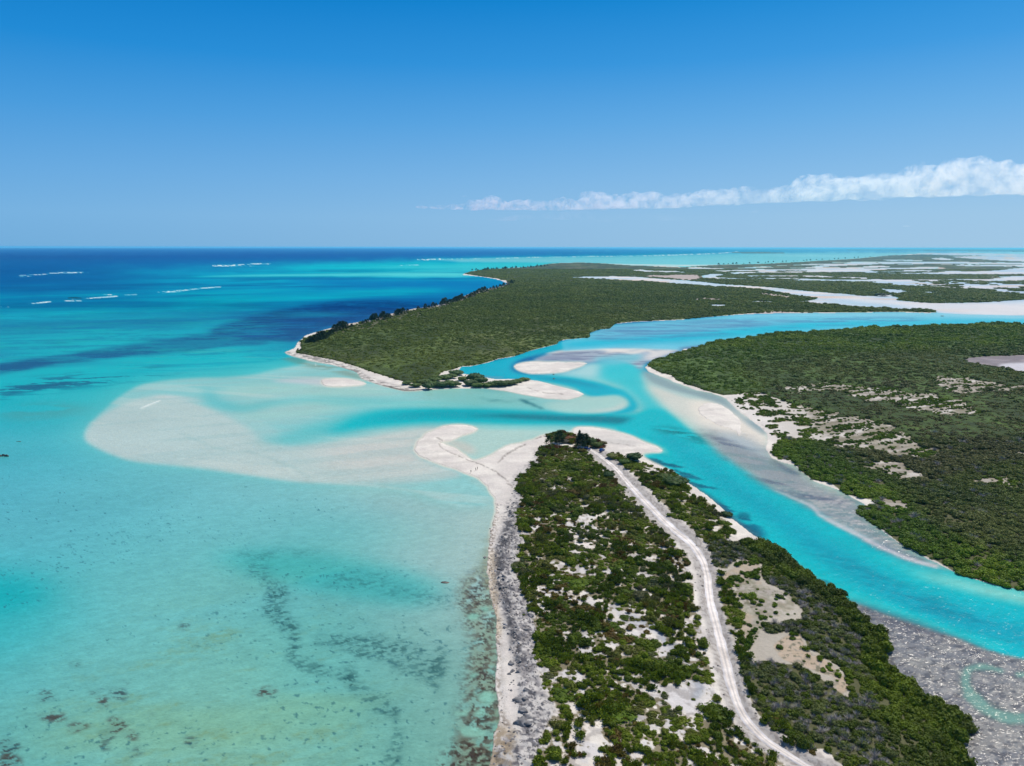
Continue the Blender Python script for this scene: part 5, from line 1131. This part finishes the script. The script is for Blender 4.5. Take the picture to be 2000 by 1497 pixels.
sp_ = [(1403 + i*10.2 + _q.normal(0, 3.5), 517.6 - 15.5*(i/30.0)**1.15, 6 + 8*_q.random()) for i in range(30)]
for i, (u, v, h) in enumerate(sp_):
    x, y, z = at(u, v); pine(x, y, z, h, 2.2, i + 5, 'very distant rounded tree on the long spit beyond the bay', 'trees on the far spit', (0.032, 0.045, 0.03))

# trees round the end of the track
x, y, z = at(1072, 872); pine(x, y, z, 6.5, 1.5, 1, 'young bright green casuarina left of the track end clearing', 'trees at the point', (0.060, 0.095, 0.022))
x, y, z = at(1093, 867); pine(x, y, z, 8.0, 2.0, 2, 'broad feathery casuarina behind the sandy clearing at the point', 'trees at the point', (0.050, 0.085, 0.026))
x, y, z = at(1130, 862); pine(x, y, z, 7.5, 0.9, 3, 'thin leaning casuarina spire over the rusty bushes at the point', 'trees at the point', (0.055, 0.075, 0.030), (0.1, 0.35))
x, y, z = at(1134, 879); pine(x, y, z, 9.0, 1.5, 0, 'tall dark casuarina shading the parked cars at the track end', 'trees at the point', (0.028, 0.050, 0.030))
x, y, z = at(1143, 874); pine(x, y, z, 7.5, 2.0, 2, 'dense dark green casuarina behind the parked cars', 'trees at the point', (0.034, 0.058, 0.022))

def leafy(u, v, rad, h, seed, c, name, label, group, n=520, dead=0.0):
    """broad tree: trunk with limbs and a crown of many lobes under leaf sprays"""
    x, y, z = at(u, v)
    e = bpy.data.objects.new(name, None); COL.objects.link(e); e.location = (x, y, z); tag(e, label, 'tree', group)
    co, f3, f4 = crown(seed, lobes=11, leaves=n, leaf=0.13, flat=0.6, sub=2, spread=0.72)
    co = co*np.array([rad, rad, h*0.62]); co[:, 2] += h*0.18
    k = link('crown', mesh_np('crown', co, [f3, f4], [MLEAF]), e); k['tint'] = [q_*1.35 for q_ in c]
    link('trunk', trunk_mesh(h*0.8, 0.16 + h*0.02, seed + 1, 0.05, 4), e)
    return e
leafy(1239, 902, 4.6, 5.6, 801, (0.030, 0.058, 0.018), 'seagrape_tree', 'large round dark tree beside the sand east of the track', 'leafy trees near the point')
leafy(1219, 909, 3.4, 3.6, 802, (0.058, 0.098, 0.022), 'seagrape_tree', 'mid green low tree left of the large round one', 'leafy trees near the point')
leafy(1196, 897, 3.6, 2.8, 803, (0.100, 0.110, 0.030), 'seagrape_tree', 'yellowish green bush beside the upper end of the track', 'leafy trees near the point')
leafy(1166, 876, 3.4, 4.0, 804, (0.060, 0.085, 0.020), 'seagrape_tree', 'olive bush directly behind the track between the two blue cars', 'leafy trees near the point')
leafy(1156, 870, 3.2, 4.4, 805, (0.045, 0.075, 0.022), 'seagrape_tree', 'green tree behind the blue car under the casuarina', 'leafy trees near the point')
leafy(1176, 872, 2.6, 3.2, 806, (0.085, 0.075, 0.028), 'seagrape_tree', 'brownish green bush at the edge of the open sand', 'leafy trees near the point')
leafy(1112, 861, 3.6, 2.8, 807, (0.140, 0.065, 0.028), 'seagrape_tree', 'rusty brown bush mass at the tip of the point', 'leafy trees near the point')
leafy(1104, 868, 3.2, 3.0, 808, (0.075, 0.070, 0.055), 'seagrape_tree', 'grey brown bush beside the sandy clearing at the point', 'leafy trees near the point')
leafy(1314, 948, 5.4, 4.2, 809, (0.040, 0.070, 0.018), 'seagrape_tree', 'largest dark green tree on the channel side of the peninsula', 'leafy trees on the channel shore')
leafy(1327, 944, 4.6, 4.0, 810, (0.036, 0.066, 0.018), 'seagrape_tree', 'dark green tree touching the largest one on the channel side', 'leafy trees on the channel shore')
leafy(1300, 938, 3.8, 3.4, 811, (0.060, 0.088, 0.022), 'seagrape_tree', 'lighter green tree left of the largest one on the channel side', 'leafy trees on the channel shore')
leafy(1420, 1009, 2.6, 2.6, 812, (0.030, 0.060, 0.018), 'seagrape_tree', 'small dark round tree at the edge of the channel sand', 'leafy trees on the channel shore')
leafy(1189, 935, 2.8, 3.2, 813, (0.034, 0.062, 0.022), 'seagrape_tree', 'dark tree against the west edge of the track', 'leafy trees near the point')
for i, (u, v, r_, h, c, nm) in enumerate([(836,761,5.0,8,(0.038,0.060,0.024),'tall bushy tree leaning over the shallows at the left of the spit'), (847,756,6.0,6.5,(0.050,0.078,0.024),'green tree beside the tall one at the left of the spit'),
    (862,757,6.2,7,(0.042,0.068,0.026),'pale trunked tree in the middle of the spit'), (878,756,6.5,8,(0.046,0.074,0.024),'bushy tree left of the gap of sand on the spit'), (890,756,5,6.5,(0.05,0.07,0.03),'grey green tree right of the sand patch on the spit'),
    (893,733,7,6,(0.036,0.062,0.022),'dark tree at the corner of the cove'), (880,740,6.5,5.5,(0.045,0.07,0.022),'green tree behind the cove corner'),
    (919,754,5.5,7,(0.038,0.062,0.024),'dense tree on the shore of the spit'), (928,746,7.2,10.5,(0.026,0.050,0.018),'tallest dark tree on the sand spit'), (940,750,6.0,8,(0.034,0.06,0.02),'dark tree right of the tallest one on the spit'),
    (934,757,5.5,5.5,(0.055,0.085,0.024),'lighter green bush in front of the tallest tree on the spit'), (952,756,5.5,5,(0.06,0.088,0.024),'low green bush in the middle right of the spit'), (966,755,6.2,6,(0.040,0.064,0.022),'green tree with a flat crown on the spit'),
    (980,755,6.6,7,(0.034,0.056,0.020),'wide dark tree near the right end of the spit'), (992,754,6,6,(0.040,0.06,0.022),'tree next to the wide dark one on the spit'), (1002,752,5,5,(0.044,0.062,0.022),'spiky bush at the right end of the spit trees'), (1012,748,4.5,4.6,(0.06,0.085,0.022),'bright green bush row near the open sand of the spit'),
    (1022,745,4.2,4.4,(0.062,0.085,0.022),'second last green bush before the open sand of the spit'), (1029,744,3.4,3.6,(0.065,0.09,0.022),'last small green bush before the open sand of the spit'), (906,745,5.4,5,(0.055,0.08,0.022),'green bush between the cove and the spit shore'),
    (812,757,5,4.5,(0.05,0.075,0.022),'low green bush above the rocky ledge'), (796,752,5,4,(0.055,0.08,0.024),'low bush behind the beach left of the spit'), (868,742,6,5,(0.05,0.078,0.022),'green bush behind the spit shore'), (852,746,6,5,(0.05,0.075,0.022),'green bush inland of the tall leaning tree'), (828,750,6,5,(0.048,0.07,0.022),'olive bush inland of the rocky ledge')]):
    c = tuple(q_*1.45 for q_ in c)
    leafy(u, v, r_, h, 830 + i, c, 'mangrove_tree', nm, 'trees on the sand spit across the inlet', n=300)

# ------------------------------------------------------------------ rocks
def rock_mesh(seed, mat, flat=0.6, sub=3):
    r = np.random.default_rng(seed); co, f = ICO[sub]
    q = co.copy()
    for _ in range(12):
        nrm = r.normal(size=3); nrm /= np.linalg.norm(nrm); dd = 0.45 + 0.35*r.random(); k = q @ nrm; q -= np.maximum(k - dd, 0)[:, None]*nrm
    q *= (1 + 0.30*(fbm(q[:, 0]*2.5 + seed, q[:, 1]*2.5 + q[:, 2]*3.5, seed % 50, 3) - 0.5)*2)[:, None]
    q *= np.array([1.0, 0.72 + 0.3*r.random(), flat])
    return mesh_np('rock', q, f, [mat])
RK = [rock_mesh(900 + i, MROCK) for i in range(5)]; RKW = [rock_mesh(920 + i, MROCKW, 0.45) for i in range(4)]
bould = [(1014,1374,2.6,1.5,'large dark ledge boulder on the upper pair at the beach edge'), (1024,1372,1.7,1.1,'smaller boulder right of the large upper ledge boulder'), (1024,1397,2.0,1.1,'lone mid ledge boulder between the two groups'),
         (1020,1417,3.4,1.6,'largest blocky boulder with a deep shadow at the beach edge'), (1029,1412,2.2,1.2,'pale split boulder above the largest blocky one'), (1033,1424,1.8,0.9,'flat boulder right of the largest blocky one'),
         (1009,1233,1.2,0.8,'isolated dark boulder on the pale beach'), (1000,1302,1.3,0.9,'dark boulder at the foot of the ridge'), (1013,1318,1.7,1.1,'dark boulder heap above the sandy pocket'), (1036,1210,1.6,0.8,'dark boulder beside the first scrub')]
for i, (u, v, s, hh, lb) in enumerate(bould):
    x, y, z = at(u, v); o = link('boulder', RK[i % 5]); o.location = (x, y, z + hh*0.05); o.scale = (s*0.85, s*0.7, hh*1.1); o.rotation_euler.z = i*1.3
    tag(o, lb, 'boulder')
r = np.random.default_rng(44)
spine = spline([(998,985),(996,1004),(992,1042),(978,1077),(976,1112),(977,1147),(986,1161),(997,1210),(1008,1259),(1013,1307),(1016,1345)], False, 10)
for i in range(210):
    p = spine[int(r.integers(len(spine)))]; k = 1.0 + (p[1] - 980)/400
    u = p[0] + r.normal(0, 7*k); v = p[1] + r.normal(0, 8*k); x, y, z = at(u, v)
    s = 0.22 + 0.55*r.random()**2.0
    o = link('rock', RK[i % 5] if r.random() < 0.75 else RKW[i % 4]); o.location = (x, y, z + s*0.15); o.scale = (s*1.3, s*1.1, s); o.rotation_euler = (r.normal(0, 0.2), r.normal(0, 0.2), r.random()*6.28)
    sd_ = 'near the sandy pocket' if v > 1180 else ('beside the bend of the beach' if v < 1060 else 'halfway along the beach')
    tag(o, 'jagged dark limestone rock in the ridge %s' % sd_, 'rock', 'ridge rocks %s' % sd_)
o = link('boulder', rock_mesh(950, MWET, 0.5)); x, y, _ = at(870, 1138); o.location = (x, y, -0.05); o.scale = (1.9, 1.3, 0.8); tag(o, 'lone brown rock awash in the pale turquoise shallows', 'rock')
for i, (u, v, s, lb) in enumerate([(6,891.5,1.5,'second dark rock breaking the surface at the left of the bay'), (12,891.5,1.2,'third dark rock breaking the surface at the left of the bay'), (15.5,892,1.2,'rightmost dark rock breaking the surface at the left of the bay'), (0.5,892,1.6,'leftmost dark rock breaking the surface in the bay')]):
    o = link('sea_rock', rock_mesh(960 + i, MWET, 0.9)); x, y, _ = at(u, v); o.location = (x, y, 0.1); o.scale = (s*0.8, s*0.6, s*1.1); tag(o, lb, 'rock', 'rocks breaking the surface in the bay')
o = link('driftwood', mesh_np('driftwood', np.array([(-1.6,-.12,0),(1.3,-.16,0),(1.7,.05,.35),(1.3,.16,.1),(-1.6,.1,0),(-1.5,0,.18),(1.2,0,.38)]), [np.array([[0,1,6],[0,6,5],[1,2,6],[2,3,6],[3,4,5],[3,5,6],[0,5,4]])], [MWET]))
x, y, _ = at(36.5, 863); o.location = (x, y, 0.0); tag(o, 'dark low driftwood log afloat above the sea rocks', 'driftwood')
o = link('sea_rock', rock_mesh(970, MWET, 0.5)); x, y, _ = at(1840, 618); o.location = (x, y, 0.2); o.scale = (4, 3, 2.5); tag(o, 'tiny dark rock in the channel below the far spit', 'rock')
for u, v, lb in ((1081,732,'small dark stake rock in the side channel beside the dry bar'), (1081.5,740.5,'small dark rock in the deep part of the side channel')):
    o = link('sea_rock', rock_mesh(971, MWET, 0.8)); x, y, _ = at(u, v); o.location = (x, y, 0.1); o.scale = (1.2, 1.0, 1.0); tag(o, lb, 'rock')
x, y, z = at(1723, 578.5); leafy(1723, 579, 17, 11, 871, (0.035, 0.05, 0.03), 'mangrove_islet_tree', 'single dark round mangrove standing in the pale lagoon', 'lone trees', n=200)
# loose stones and wrack strewn on the beach: past counting
def stones():
    rr = np.random.default_rng(3); m = np.clip(wr*0.9 + RU*1.0*(VV > 930) + SHD*0.25*(1 - RD) + 0.3*M([(950,1440),(985,1425),(1015,1445),(1005,1497),(940,1560)], True, 6, 6), 0, 1)
    m = np.where((LAND > 0.7) & (VV > 930) & (VV < 1560), m, 0); lam = m*CELL*0.9; k = rr.poisson(np.minimum(lam, 20)); i, j = np.nonzero(k); rep = k[i, j]; i = np.repeat(i, rep); j = np.repeat(j, rep); n = len(i)
    x, y = ground(US[j] + (rr.random(n) - .5)*DU, VS[i] + (rr.random(n) - .5)); z = hgt(x, y)
    s = 0.10 + 0.30*rr.random(n)**2.5
    base = np.array([(-1,-.7,-.1),(1,-.8,-.1),(1.1,.7,-.1),(-.9,.8,-.1),(-.5,-.3,.7),(.5,-.4,.8),(.4,.4,.75),(-.5,.4,.6)]); fq = np.array([[0,1,5,4],[1,2,6,5],[2,3,7,6],[3,0,4,7],[4,5,6,7]])
    a = rr.random(n)*6.283; ca, sa = np.cos(a)[:, None], np.sin(a)[:, None]; S_ = s[:, None]
    X = x[:, None] + S_*(base[:, 0]*ca - base[:, 1]*sa); Y = y[:, None] + S_*(base[:, 0]*sa + base[:, 1]*ca); Zz = z[:, None] + S_*base[:, 2]
    me = mesh_np('loose_stones', np.stack([X, Y, Zz], -1).reshape(-1, 3), (fq[None] + 8*np.arange(n)[:, None, None]).reshape(-1, 4), [MG])
    g = (90 + 110*rr.random(n))[:, None]*np.array([1.0, 0.97, 0.96]); g = np.repeat(g, 8, 0); col_attr(me, 'Col', lin(g)*0.8)
    tag(link('loose_stones', me), 'loose pale and dark stones strewn along the rocky beach', 'stones', kind='stuff'); return n
NPLANT['stones'] = stones()

# ------------------------------------------------------------------ cars
def box(cos, fs, x0, x1, y0, y1, z0, z1, tx=0.0, ty=0.0, tx2=None):
    n = len(cos); tx2 = tx if tx2 is None else tx2
    cos += [(x0, y0, z0), (x1, y0, z0), (x1, y1, z0), (x0, y1, z0), (x0 + tx, y0 + ty, z1), (x1 - tx2, y0 + ty, z1), (x1 - tx2, y1 - ty, z1), (x0 + tx, y1 - ty, z1)]
    fs += [[n, n+3, n+2, n+1], [n+4, n+5, n+6, n+7], [n, n+1, n+5, n+4], [n+1, n+2, n+6, n+5], [n+2, n+3, n+7, n+6], [n+3, n, n+4, n+7]]
def car(u, v, rot, col, label, suv=True):
    e = bpy.data.objects.new('parked_car', None); COL.objects.link(e); x, y, z = at(u, v); e.location = (x, y, z + 0.1); e.rotation_euler.z = rot
    tag(e, label, 'car', 'cars parked at the end of the track')
    paint = m_plain('car_paint', col, 0.25, 0.3); glass = m_plain('car_glass', (0.02, 0.025, 0.03), 0.08); rub = m_plain('tyre_rubber', (0.02, 0.02, 0.02), 0.8); met = m_plain('rim_metal', (0.4, 0.4, 0.42), 0.3, 0.8); lamp = m_plain('lamp_lens', (0.6, 0.6, 0.58), 0.15); red = m_plain('tail_lens', (0.35, 0.02, 0.02), 0.2)
    c, f = [], []; box(c, f, -2.15, 2.15, -0.88, 0.88, 0.32, 0.95, 0.06, 0.05); box(c, f, -2.05, 0.9 if suv else 0.7, -0.83, 0.83, 0.953, 1.62, 0.35, 0.14, 0.55)
    me = mesh_np('body', np.array(c), np.array(f), [paint]); b = link('body', me, e)
    bv = b.modifiers.new('round', 'BEVEL'); bv.width = 0.07; bv.segments = 3
    for s in (-1, 1):
        c, f = [], []; box(c, f, -1.62, 0.35, s*0.86 - 0.02, s*0.86 + 0.02, 1.02, 1.50, 0.12, 0, 0.3)
        c = [(p[0], p[1] - s*(p[2] - 0.95)*0.2 + s*0.0, p[2]) for p in c]; link('window', mesh_np('window', np.array(c), np.array(f), [glass]), e)
    c, f = [], []; box(c, f, 0.62, 0.66, -0.68, 0.68, 1.0, 1.52, 0, 0.06); c = [(p[0] - (p[2] - 1.0)*0.8 + 0.26, p[1], p[2]) for p in c]; link('windshield', mesh_np('windshield', np.array(c), np.array(f), [glass]), e)
    for sx in (-1.35, 1.35):
        for sy in (-0.84, 0.84):
            P, F = [], []; n = 18
            for k_ in range(n):
                a = 6.283*k_/n
                for yy, R in ((-0.1, 0.30), (-0.1, 0.34), (0.1, 0.34), (0.1, 0.30)): P.append((R*math.cos(a), yy, R*math.sin(a)))
            for k_ in range(n):
                m_ = (k_ + 1) % n
                for q_ in range(3): F.append([4*k_ + q_, 4*m_ + q_, 4*m_ + q_ + 1, 4*k_ + q_ + 1])
                F.append([4*k_ + 3, 4*m_ + 3, 4*m_, 4*k_])
            wl = link('wheel', mesh_np('wheel', np.array(P), np.array(F), [rub], True), e); wl.location = (sx, sy, 0.33)
            P = [(0, -0.08, 0), (0, 0.08, 0)] + [(0.3*math.cos(6.283*k_/n), yy, 0.3*math.sin(6.283*k_/n)) for k_ in range(n) for yy in (-0.07, 0.07)]
            F = [[0, 2 + 2*k_, 2 + 2*((k_+1) % n)] for k_ in range(n)] + [[1, 3 + 2*((k_+1) % n), 3 + 2*k_] for k_ in range(n)]
            link('rim', mesh_np('rim', np.array(P), np.array(F), [met]), wl)
    for s in (-1, 1):
        for xx, mt, nm in ((2.13, lamp, 'headlight'), (-2.13, red, 'tail_light')):
            c, f = [], []; box(c, f, xx - 0.04, xx + 0.04, s*0.62 - 0.16, s*0.62 + 0.16, 0.68, 0.84); link(nm, mesh_np(nm, np.array(c), np.array(f), [mt]), e)
    return e
car(1133, 883, 0.1, (0.010, 0.012, 0.022), 'near black car deepest in the shade of the tall casuarina')
car(1146.5, 882.5, -0.15, (0.010, 0.035, 0.16), 'dark blue car between the shaded black one and the track')
car(1175.5, 884.5, 0.9, (0.010, 0.07, 0.26), 'bright blue car alone on the right side of the track end')

# ------------------------------------------------------------------ people on the sand
def person(u, v, rot, shirt, shorts, label, stride=0.25, arm=0.15):
    e = bpy.data.objects.new('person', None); COL.objects.link(e); x, y, z = at(u, v); e.location = (x, y, z); e.rotation_euler.z = rot
    tag(e, label, 'person', None)
    skin = m_plain('skin', (0.36, 0.20, 0.13), 0.6); cl = m_plain('cloth', shirt, 0.9); sh = m_plain('shorts_cloth', shorts, 0.9); hr = m_plain('hair', (0.03, 0.02, 0.015), 0.8)
    s = stride
    J = {'pel': (0, 0, .95, .13), 'wst': (0, 0, 1.12, .12), 'chs': (0, 0, 1.34, .145), 'nek': (0, .01, 1.49, .055), 'hd0': (0, .02, 1.56, .075), 'hd1': (0, .025, 1.64, .092), 'hd2': (0, .02, 1.71, .06)}
    E = [('pel', 'wst'), ('wst', 'chs'), ('chs', 'nek'), ('nek', 'hd0'), ('hd0', 'hd1'), ('hd1', 'hd2')]
    for n_, sx, k in (('l', -1, 1), ('r', 1, -1)):
        J[n_+'hip'] = (.10*sx, 0, .90, .09); J[n_+'kne'] = (.11*sx, .10 + k*s*.35, .50, .062); J[n_+'ank'] = (.11*sx, k*s, .09, .042); J[n_+'toe'] = (.12*sx, k*s + .17, .04, .036)
        J[n_+'sho'] = (.19*sx, 0, 1.40, .06); J[n_+'elb'] = (.25*sx, -k*arm*.5 - .02, 1.12, .043); J[n_+'wri'] = (.26*sx, -k*arm + .06, .88, .028); J[n_+'plm'] = (.26*sx, -k*arm + .09, .80, .032)
        E += [('pel', n_+'hip'), (n_+'hip', n_+'kne'), (n_+'kne', n_+'ank'), (n_+'ank', n_+'toe'), ('chs', n_+'sho'), (n_+'sho', n_+'elb'), (n_+'elb', n_+'wri'), (n_+'wri', n_+'plm')]
        for q_ in range(5):
            ang = (-2 + q_)*0.012; ln = (0.05, .085, .095, .09, .07)[q_]
            J['%sf%d' % (n_, q_)] = (.26*sx + ang + (0.03*-sx if q_ == 0 else 0), -k*arm + .11 + (0.03 if q_ == 0 else 0), .80 - ln, .009); E.append((n_+'plm', '%sf%d' % (n_, q_)))
    ks = list(J); me = bpy.data.meshes.new('body'); me.from_pydata([J[k][:3] for k in ks], [(ks.index(a), ks.index(b)) for a, b in E], []); me.materials.append(skin)
    b = link('body', me, e); md = b.modifiers.new('skin', 'SKIN'); me.skin_vertices.new() if not me.skin_vertices else None
    for i, k in enumerate(ks): sv = me.skin_vertices[0].data[i]; sv.radius = (J[k][3], J[k][3]); sv.use_root = (i == 0)
    b.modifiers.new('sub', 'SUBSURF').levels = 1
    def sleeve(name, rings, mat):
        P, F = [], []; n = 12
        for (cx, cy, cz, rx_, ry_) in rings:
            for q_ in range(n): P.append((cx + rx_*math.cos(6.283*q_/n), cy + ry_*math.sin(6.283*q_/n), cz))
        for i in range(len(rings) - 1):
            for q_ in range(n): F.append([i*n + q_, i*n + (q_+1) % n, (i+1)*n + (q_+1) % n, (i+1)*n + q_])
        return link(name, mesh_np(name, np.array(P), np.array(F), [mat], True), e)
    sleeve('shirt', [(0, 0, .98, .17, .14), (0, 0, 1.12, .16, .135), (0, 0, 1.34, .215, .155), (0, 0, 1.44, .20, .12), (0, .01, 1.49, .08, .08)], cl)
    sleeve('shorts', [(0, .02, .62, .19, .15 + s*.15), (0, .01, .80, .19, .15), (0, 0, 1.0, .168, .138)], sh)
    co, f = ICO[2]; h = co*np.array([.098, .105, .10]) + np.array([0, .005, 1.665]); h = h[:, :]; kp = (co[:, 2] > -0.1) | (co[:, 1] < -0.2); ff = f[kp[f].all(1)]
    link('hair', mesh_np('hair', h, ff, [hr], True), e)
    return e
person(919.8, 924.5, 2.6, (0.05, 0.06, 0.08), (0.03, 0.03, 0.05), 'person walking alone on the sand at the left of the group', 0.3)
person(929, 921, -2.2, (0.04, 0.03, 0.03), (0.02, 0.02, 0.03), 'person in dark clothes standing in the middle of the group', 0.1)
person(932.4, 919.5, -1.2, (0.10, 0.10, 0.12), (0.04, 0.04, 0.06), 'person on the right of the group beside the strand line', 0.15)

# ------------------------------------------------------------------ clouds: real vapour, 13 to 18 km off and a kilometre up
def m_cloud(name, dens, scale):
    k = Nodes(name); k.t.nodes.remove(k.b)
    v = k.n('ShaderNodeVolumePrincipled'); v.inputs['Color'].default_value = (1, 1, 1, 1); v.inputs['Anisotropy'].default_value = 0.35
    n1 = k.noise(scale, 6, 0.62); sp3 = k.n('ShaderNodeAttribute', attribute_name='x', attribute_type='GEOMETRY')
    n2 = k.noise(scale*4.3, 5, 0.6); n3 = k.ramp(k.noise(scale*0.22, 3, 0.5), 0.36, 0.58, 0.25, 1.0); dd = k.math('MULTIPLY', n3, k.ramp(k.math('ADD', k.math('MULTIPLY', n1, 0.66), k.math('MULTIPLY', n2, 0.34)), 0.475, 0.575, 0.0, dens)); k.l(dd, v.inputs['Density']); k.l(v.outputs[0], k.out.inputs['Volume'])
    k.t.nodes.remove(sp3); k.m.cycles.volume_step_rate = 1.0 if hasattr(k.m, 'cycles') and hasattr(k.m.cycles, 'volume_step_rate') else 1.0
    return k.m
def cloud(name, puffs, label, mat, seed, sub=3, cut=True):
    """one hull of billows: puffs (u, v, radius px across, radius px high, distance); flat undersides"""
    co, f = ICO[sub]; cos, fs, n0 = [], [], 0
    for i, (u, v, ru, rv, D) in enumerate(puffs):
        d_ = np.array([(u - 1000)/FPX, -(v - 748.5)/FPX, -1.0]); wv_ = _R @ d_; wv_ = wv_/math.hypot(wv_[0], wv_[1])
        c = np.array([0, 0, CAM_H]) + wv_*D; R = ru/FPX*D; Rz = rv/FPX*D
        n_ = fbm(co[:, 0]*2.2 + 11*i + seed, co[:, 1]*2.2 + co[:, 2]*2.9 - 5*i, seed, 4)
        q_ = co*(0.62 + 0.76*n_)[:, None]; q_ = q_*np.array([R, min(R, 900)*0.8, Rz]); q_[:, 2] = np.where(q_[:, 2] < 0, q_[:, 2]*0.22, q_[:, 2])
        cos.append(q_ + c); fs.append(f + n0); n0 += len(co)
    return np.concatenate(cos), np.concatenate(fs)
def cloud_obj(name, puffs, label, mat, seed):
    co, f = cloud(name, puffs, label, mat, seed)
    me = mesh_np(name, co, f, [mat], True); o = link(name, me)
    rm = o.modifiers.new('merge', 'REMESH'); rm.mode = 'VOXEL'; rm.voxel_size = 40
    tag(o, label, 'cloud'); return o
r = np.random.default_rng(12); puffs = []
top = [(830,404),(870,402),(930,394),(960,388),(1000,392),(1060,394),(1110,390),(1150,383),(1200,386),(1260,381),(1300,384),(1350,376),(1400,370),(1450,363),(1500,368),(1550,362),(1600,352),(1650,350),(1700,344),(1740,346),(1790,343),(1810,334),(1850,327),(1880,325),(1940,332),(1990,334),(2060,338),(2200,345)]
bot = [(830,409),(930,415),(1100,416),(1300,412),(1500,404),(1700,398),(1900,390),(2060,384),(2200,380)]
for u in np.arange(830, 2200, 15):
    t_ = np.interp(u, [a for a, b in top], [b for a, b in top]); b_ = np.interp(u, [a for a, b in bot], [b for a, b in bot]); D = 18000 - (u - 830)*3.9
    hh = (b_ - t_)
    for k in range(2):
        fz = 0.45 + 0.35*r.random() if k else 0.28
        puffs.append((u + r.normal(0, 6), b_ - hh*fz, 11 + hh*0.34*(0.6 + 0.9*r.random()), max(hh*(0.52 if k == 0 else 0.40)*(0.62 + 0.75*r.random()), 4.2), D + r.normal(0, 250)))
MCL = m_cloud('cloud_vapour', 0.0046, 0.0052); MCT = m_cloud('thin_cloud_vapour', 0.0022, 0.0035)
cloud_obj('cloud', puffs, 'long bank of white cumulus above the horizon on the right', MCL, 21)
for a_, b_, c_, lb in ((905,384,9,'faint tiny cloud wisp above the left tip of the bank'), (780,403,5,'smallest faint cloud fleck left of the whole bank'), (1700,439,9,'faint low cloud fleck under the right part of the bank'), (1770,443,8,'second faint low fleck near the right horizon'), (1345,318+60,8,'thin fleck riding above the middle right of the bank')):
    cloud_obj('cloud', [(a_, b_, c_, 2.2, 17000), (a_ + c_, b_ + 1, c_*0.7, 1.6, 17000)], lb, MCT, int(a_) % 90)
cloud_obj('cloud', [(1118,372,10,2.4,16000),(1110,372.5,7,2,16000)], 'tiny pale wisp of cloud above the middle of the long bank', MCT, 22)
cloud_obj('cloud', [(1473,416,9,4,16500),(1478,414,5,4,16500)], 'small cloud puff hanging below the long bank', MCT, 23)
cloud_obj('cloud', [(1803,322,6,7,14500),(1809,330,8,5,14500),(1797,326,4,4,14500)], 'ragged wisp rising over the right part of the long bank', MCT, 24)
pf = [(u, 428 + r.normal(0, 5), 34, 6, 17500) for u in np.arange(980, 1340, 24)]
cloud_obj('cloud', pf, 'faint grey veil of cloud under the left half of the long bank', m_cloud('veil_vapour', 0.00035, 0.002), 25)

# ------------------------------------------------------------------ haze: the moist air over sea and land
def haze():
    c, f = [], []; box(c, f, -150000, 150000, -3000, 130000, -8, 128)
    k = Nodes('moist_air'); k.t.nodes.remove(k.b)
    v = k.n('ShaderNodeVolumePrincipled'); v.inputs['Color'].default_value = (0.20, 0.76, 1.0, 1); v.inputs['Density'].default_value = 0.000022; v.inputs['Anisotropy'].default_value = 0.2
    k.l(v.outputs[0], k.out.inputs['Volume'])
    o = link('haze', mesh_np('haze', np.array(c), np.array(f), [k.m])); tag(o, kind='stuff'); o['label'] = 'thin blue haze over the far sea and land'
haze()
SC.cycles.volume_step_rate = 1.0; SC.cycles.volume_max_steps = 256
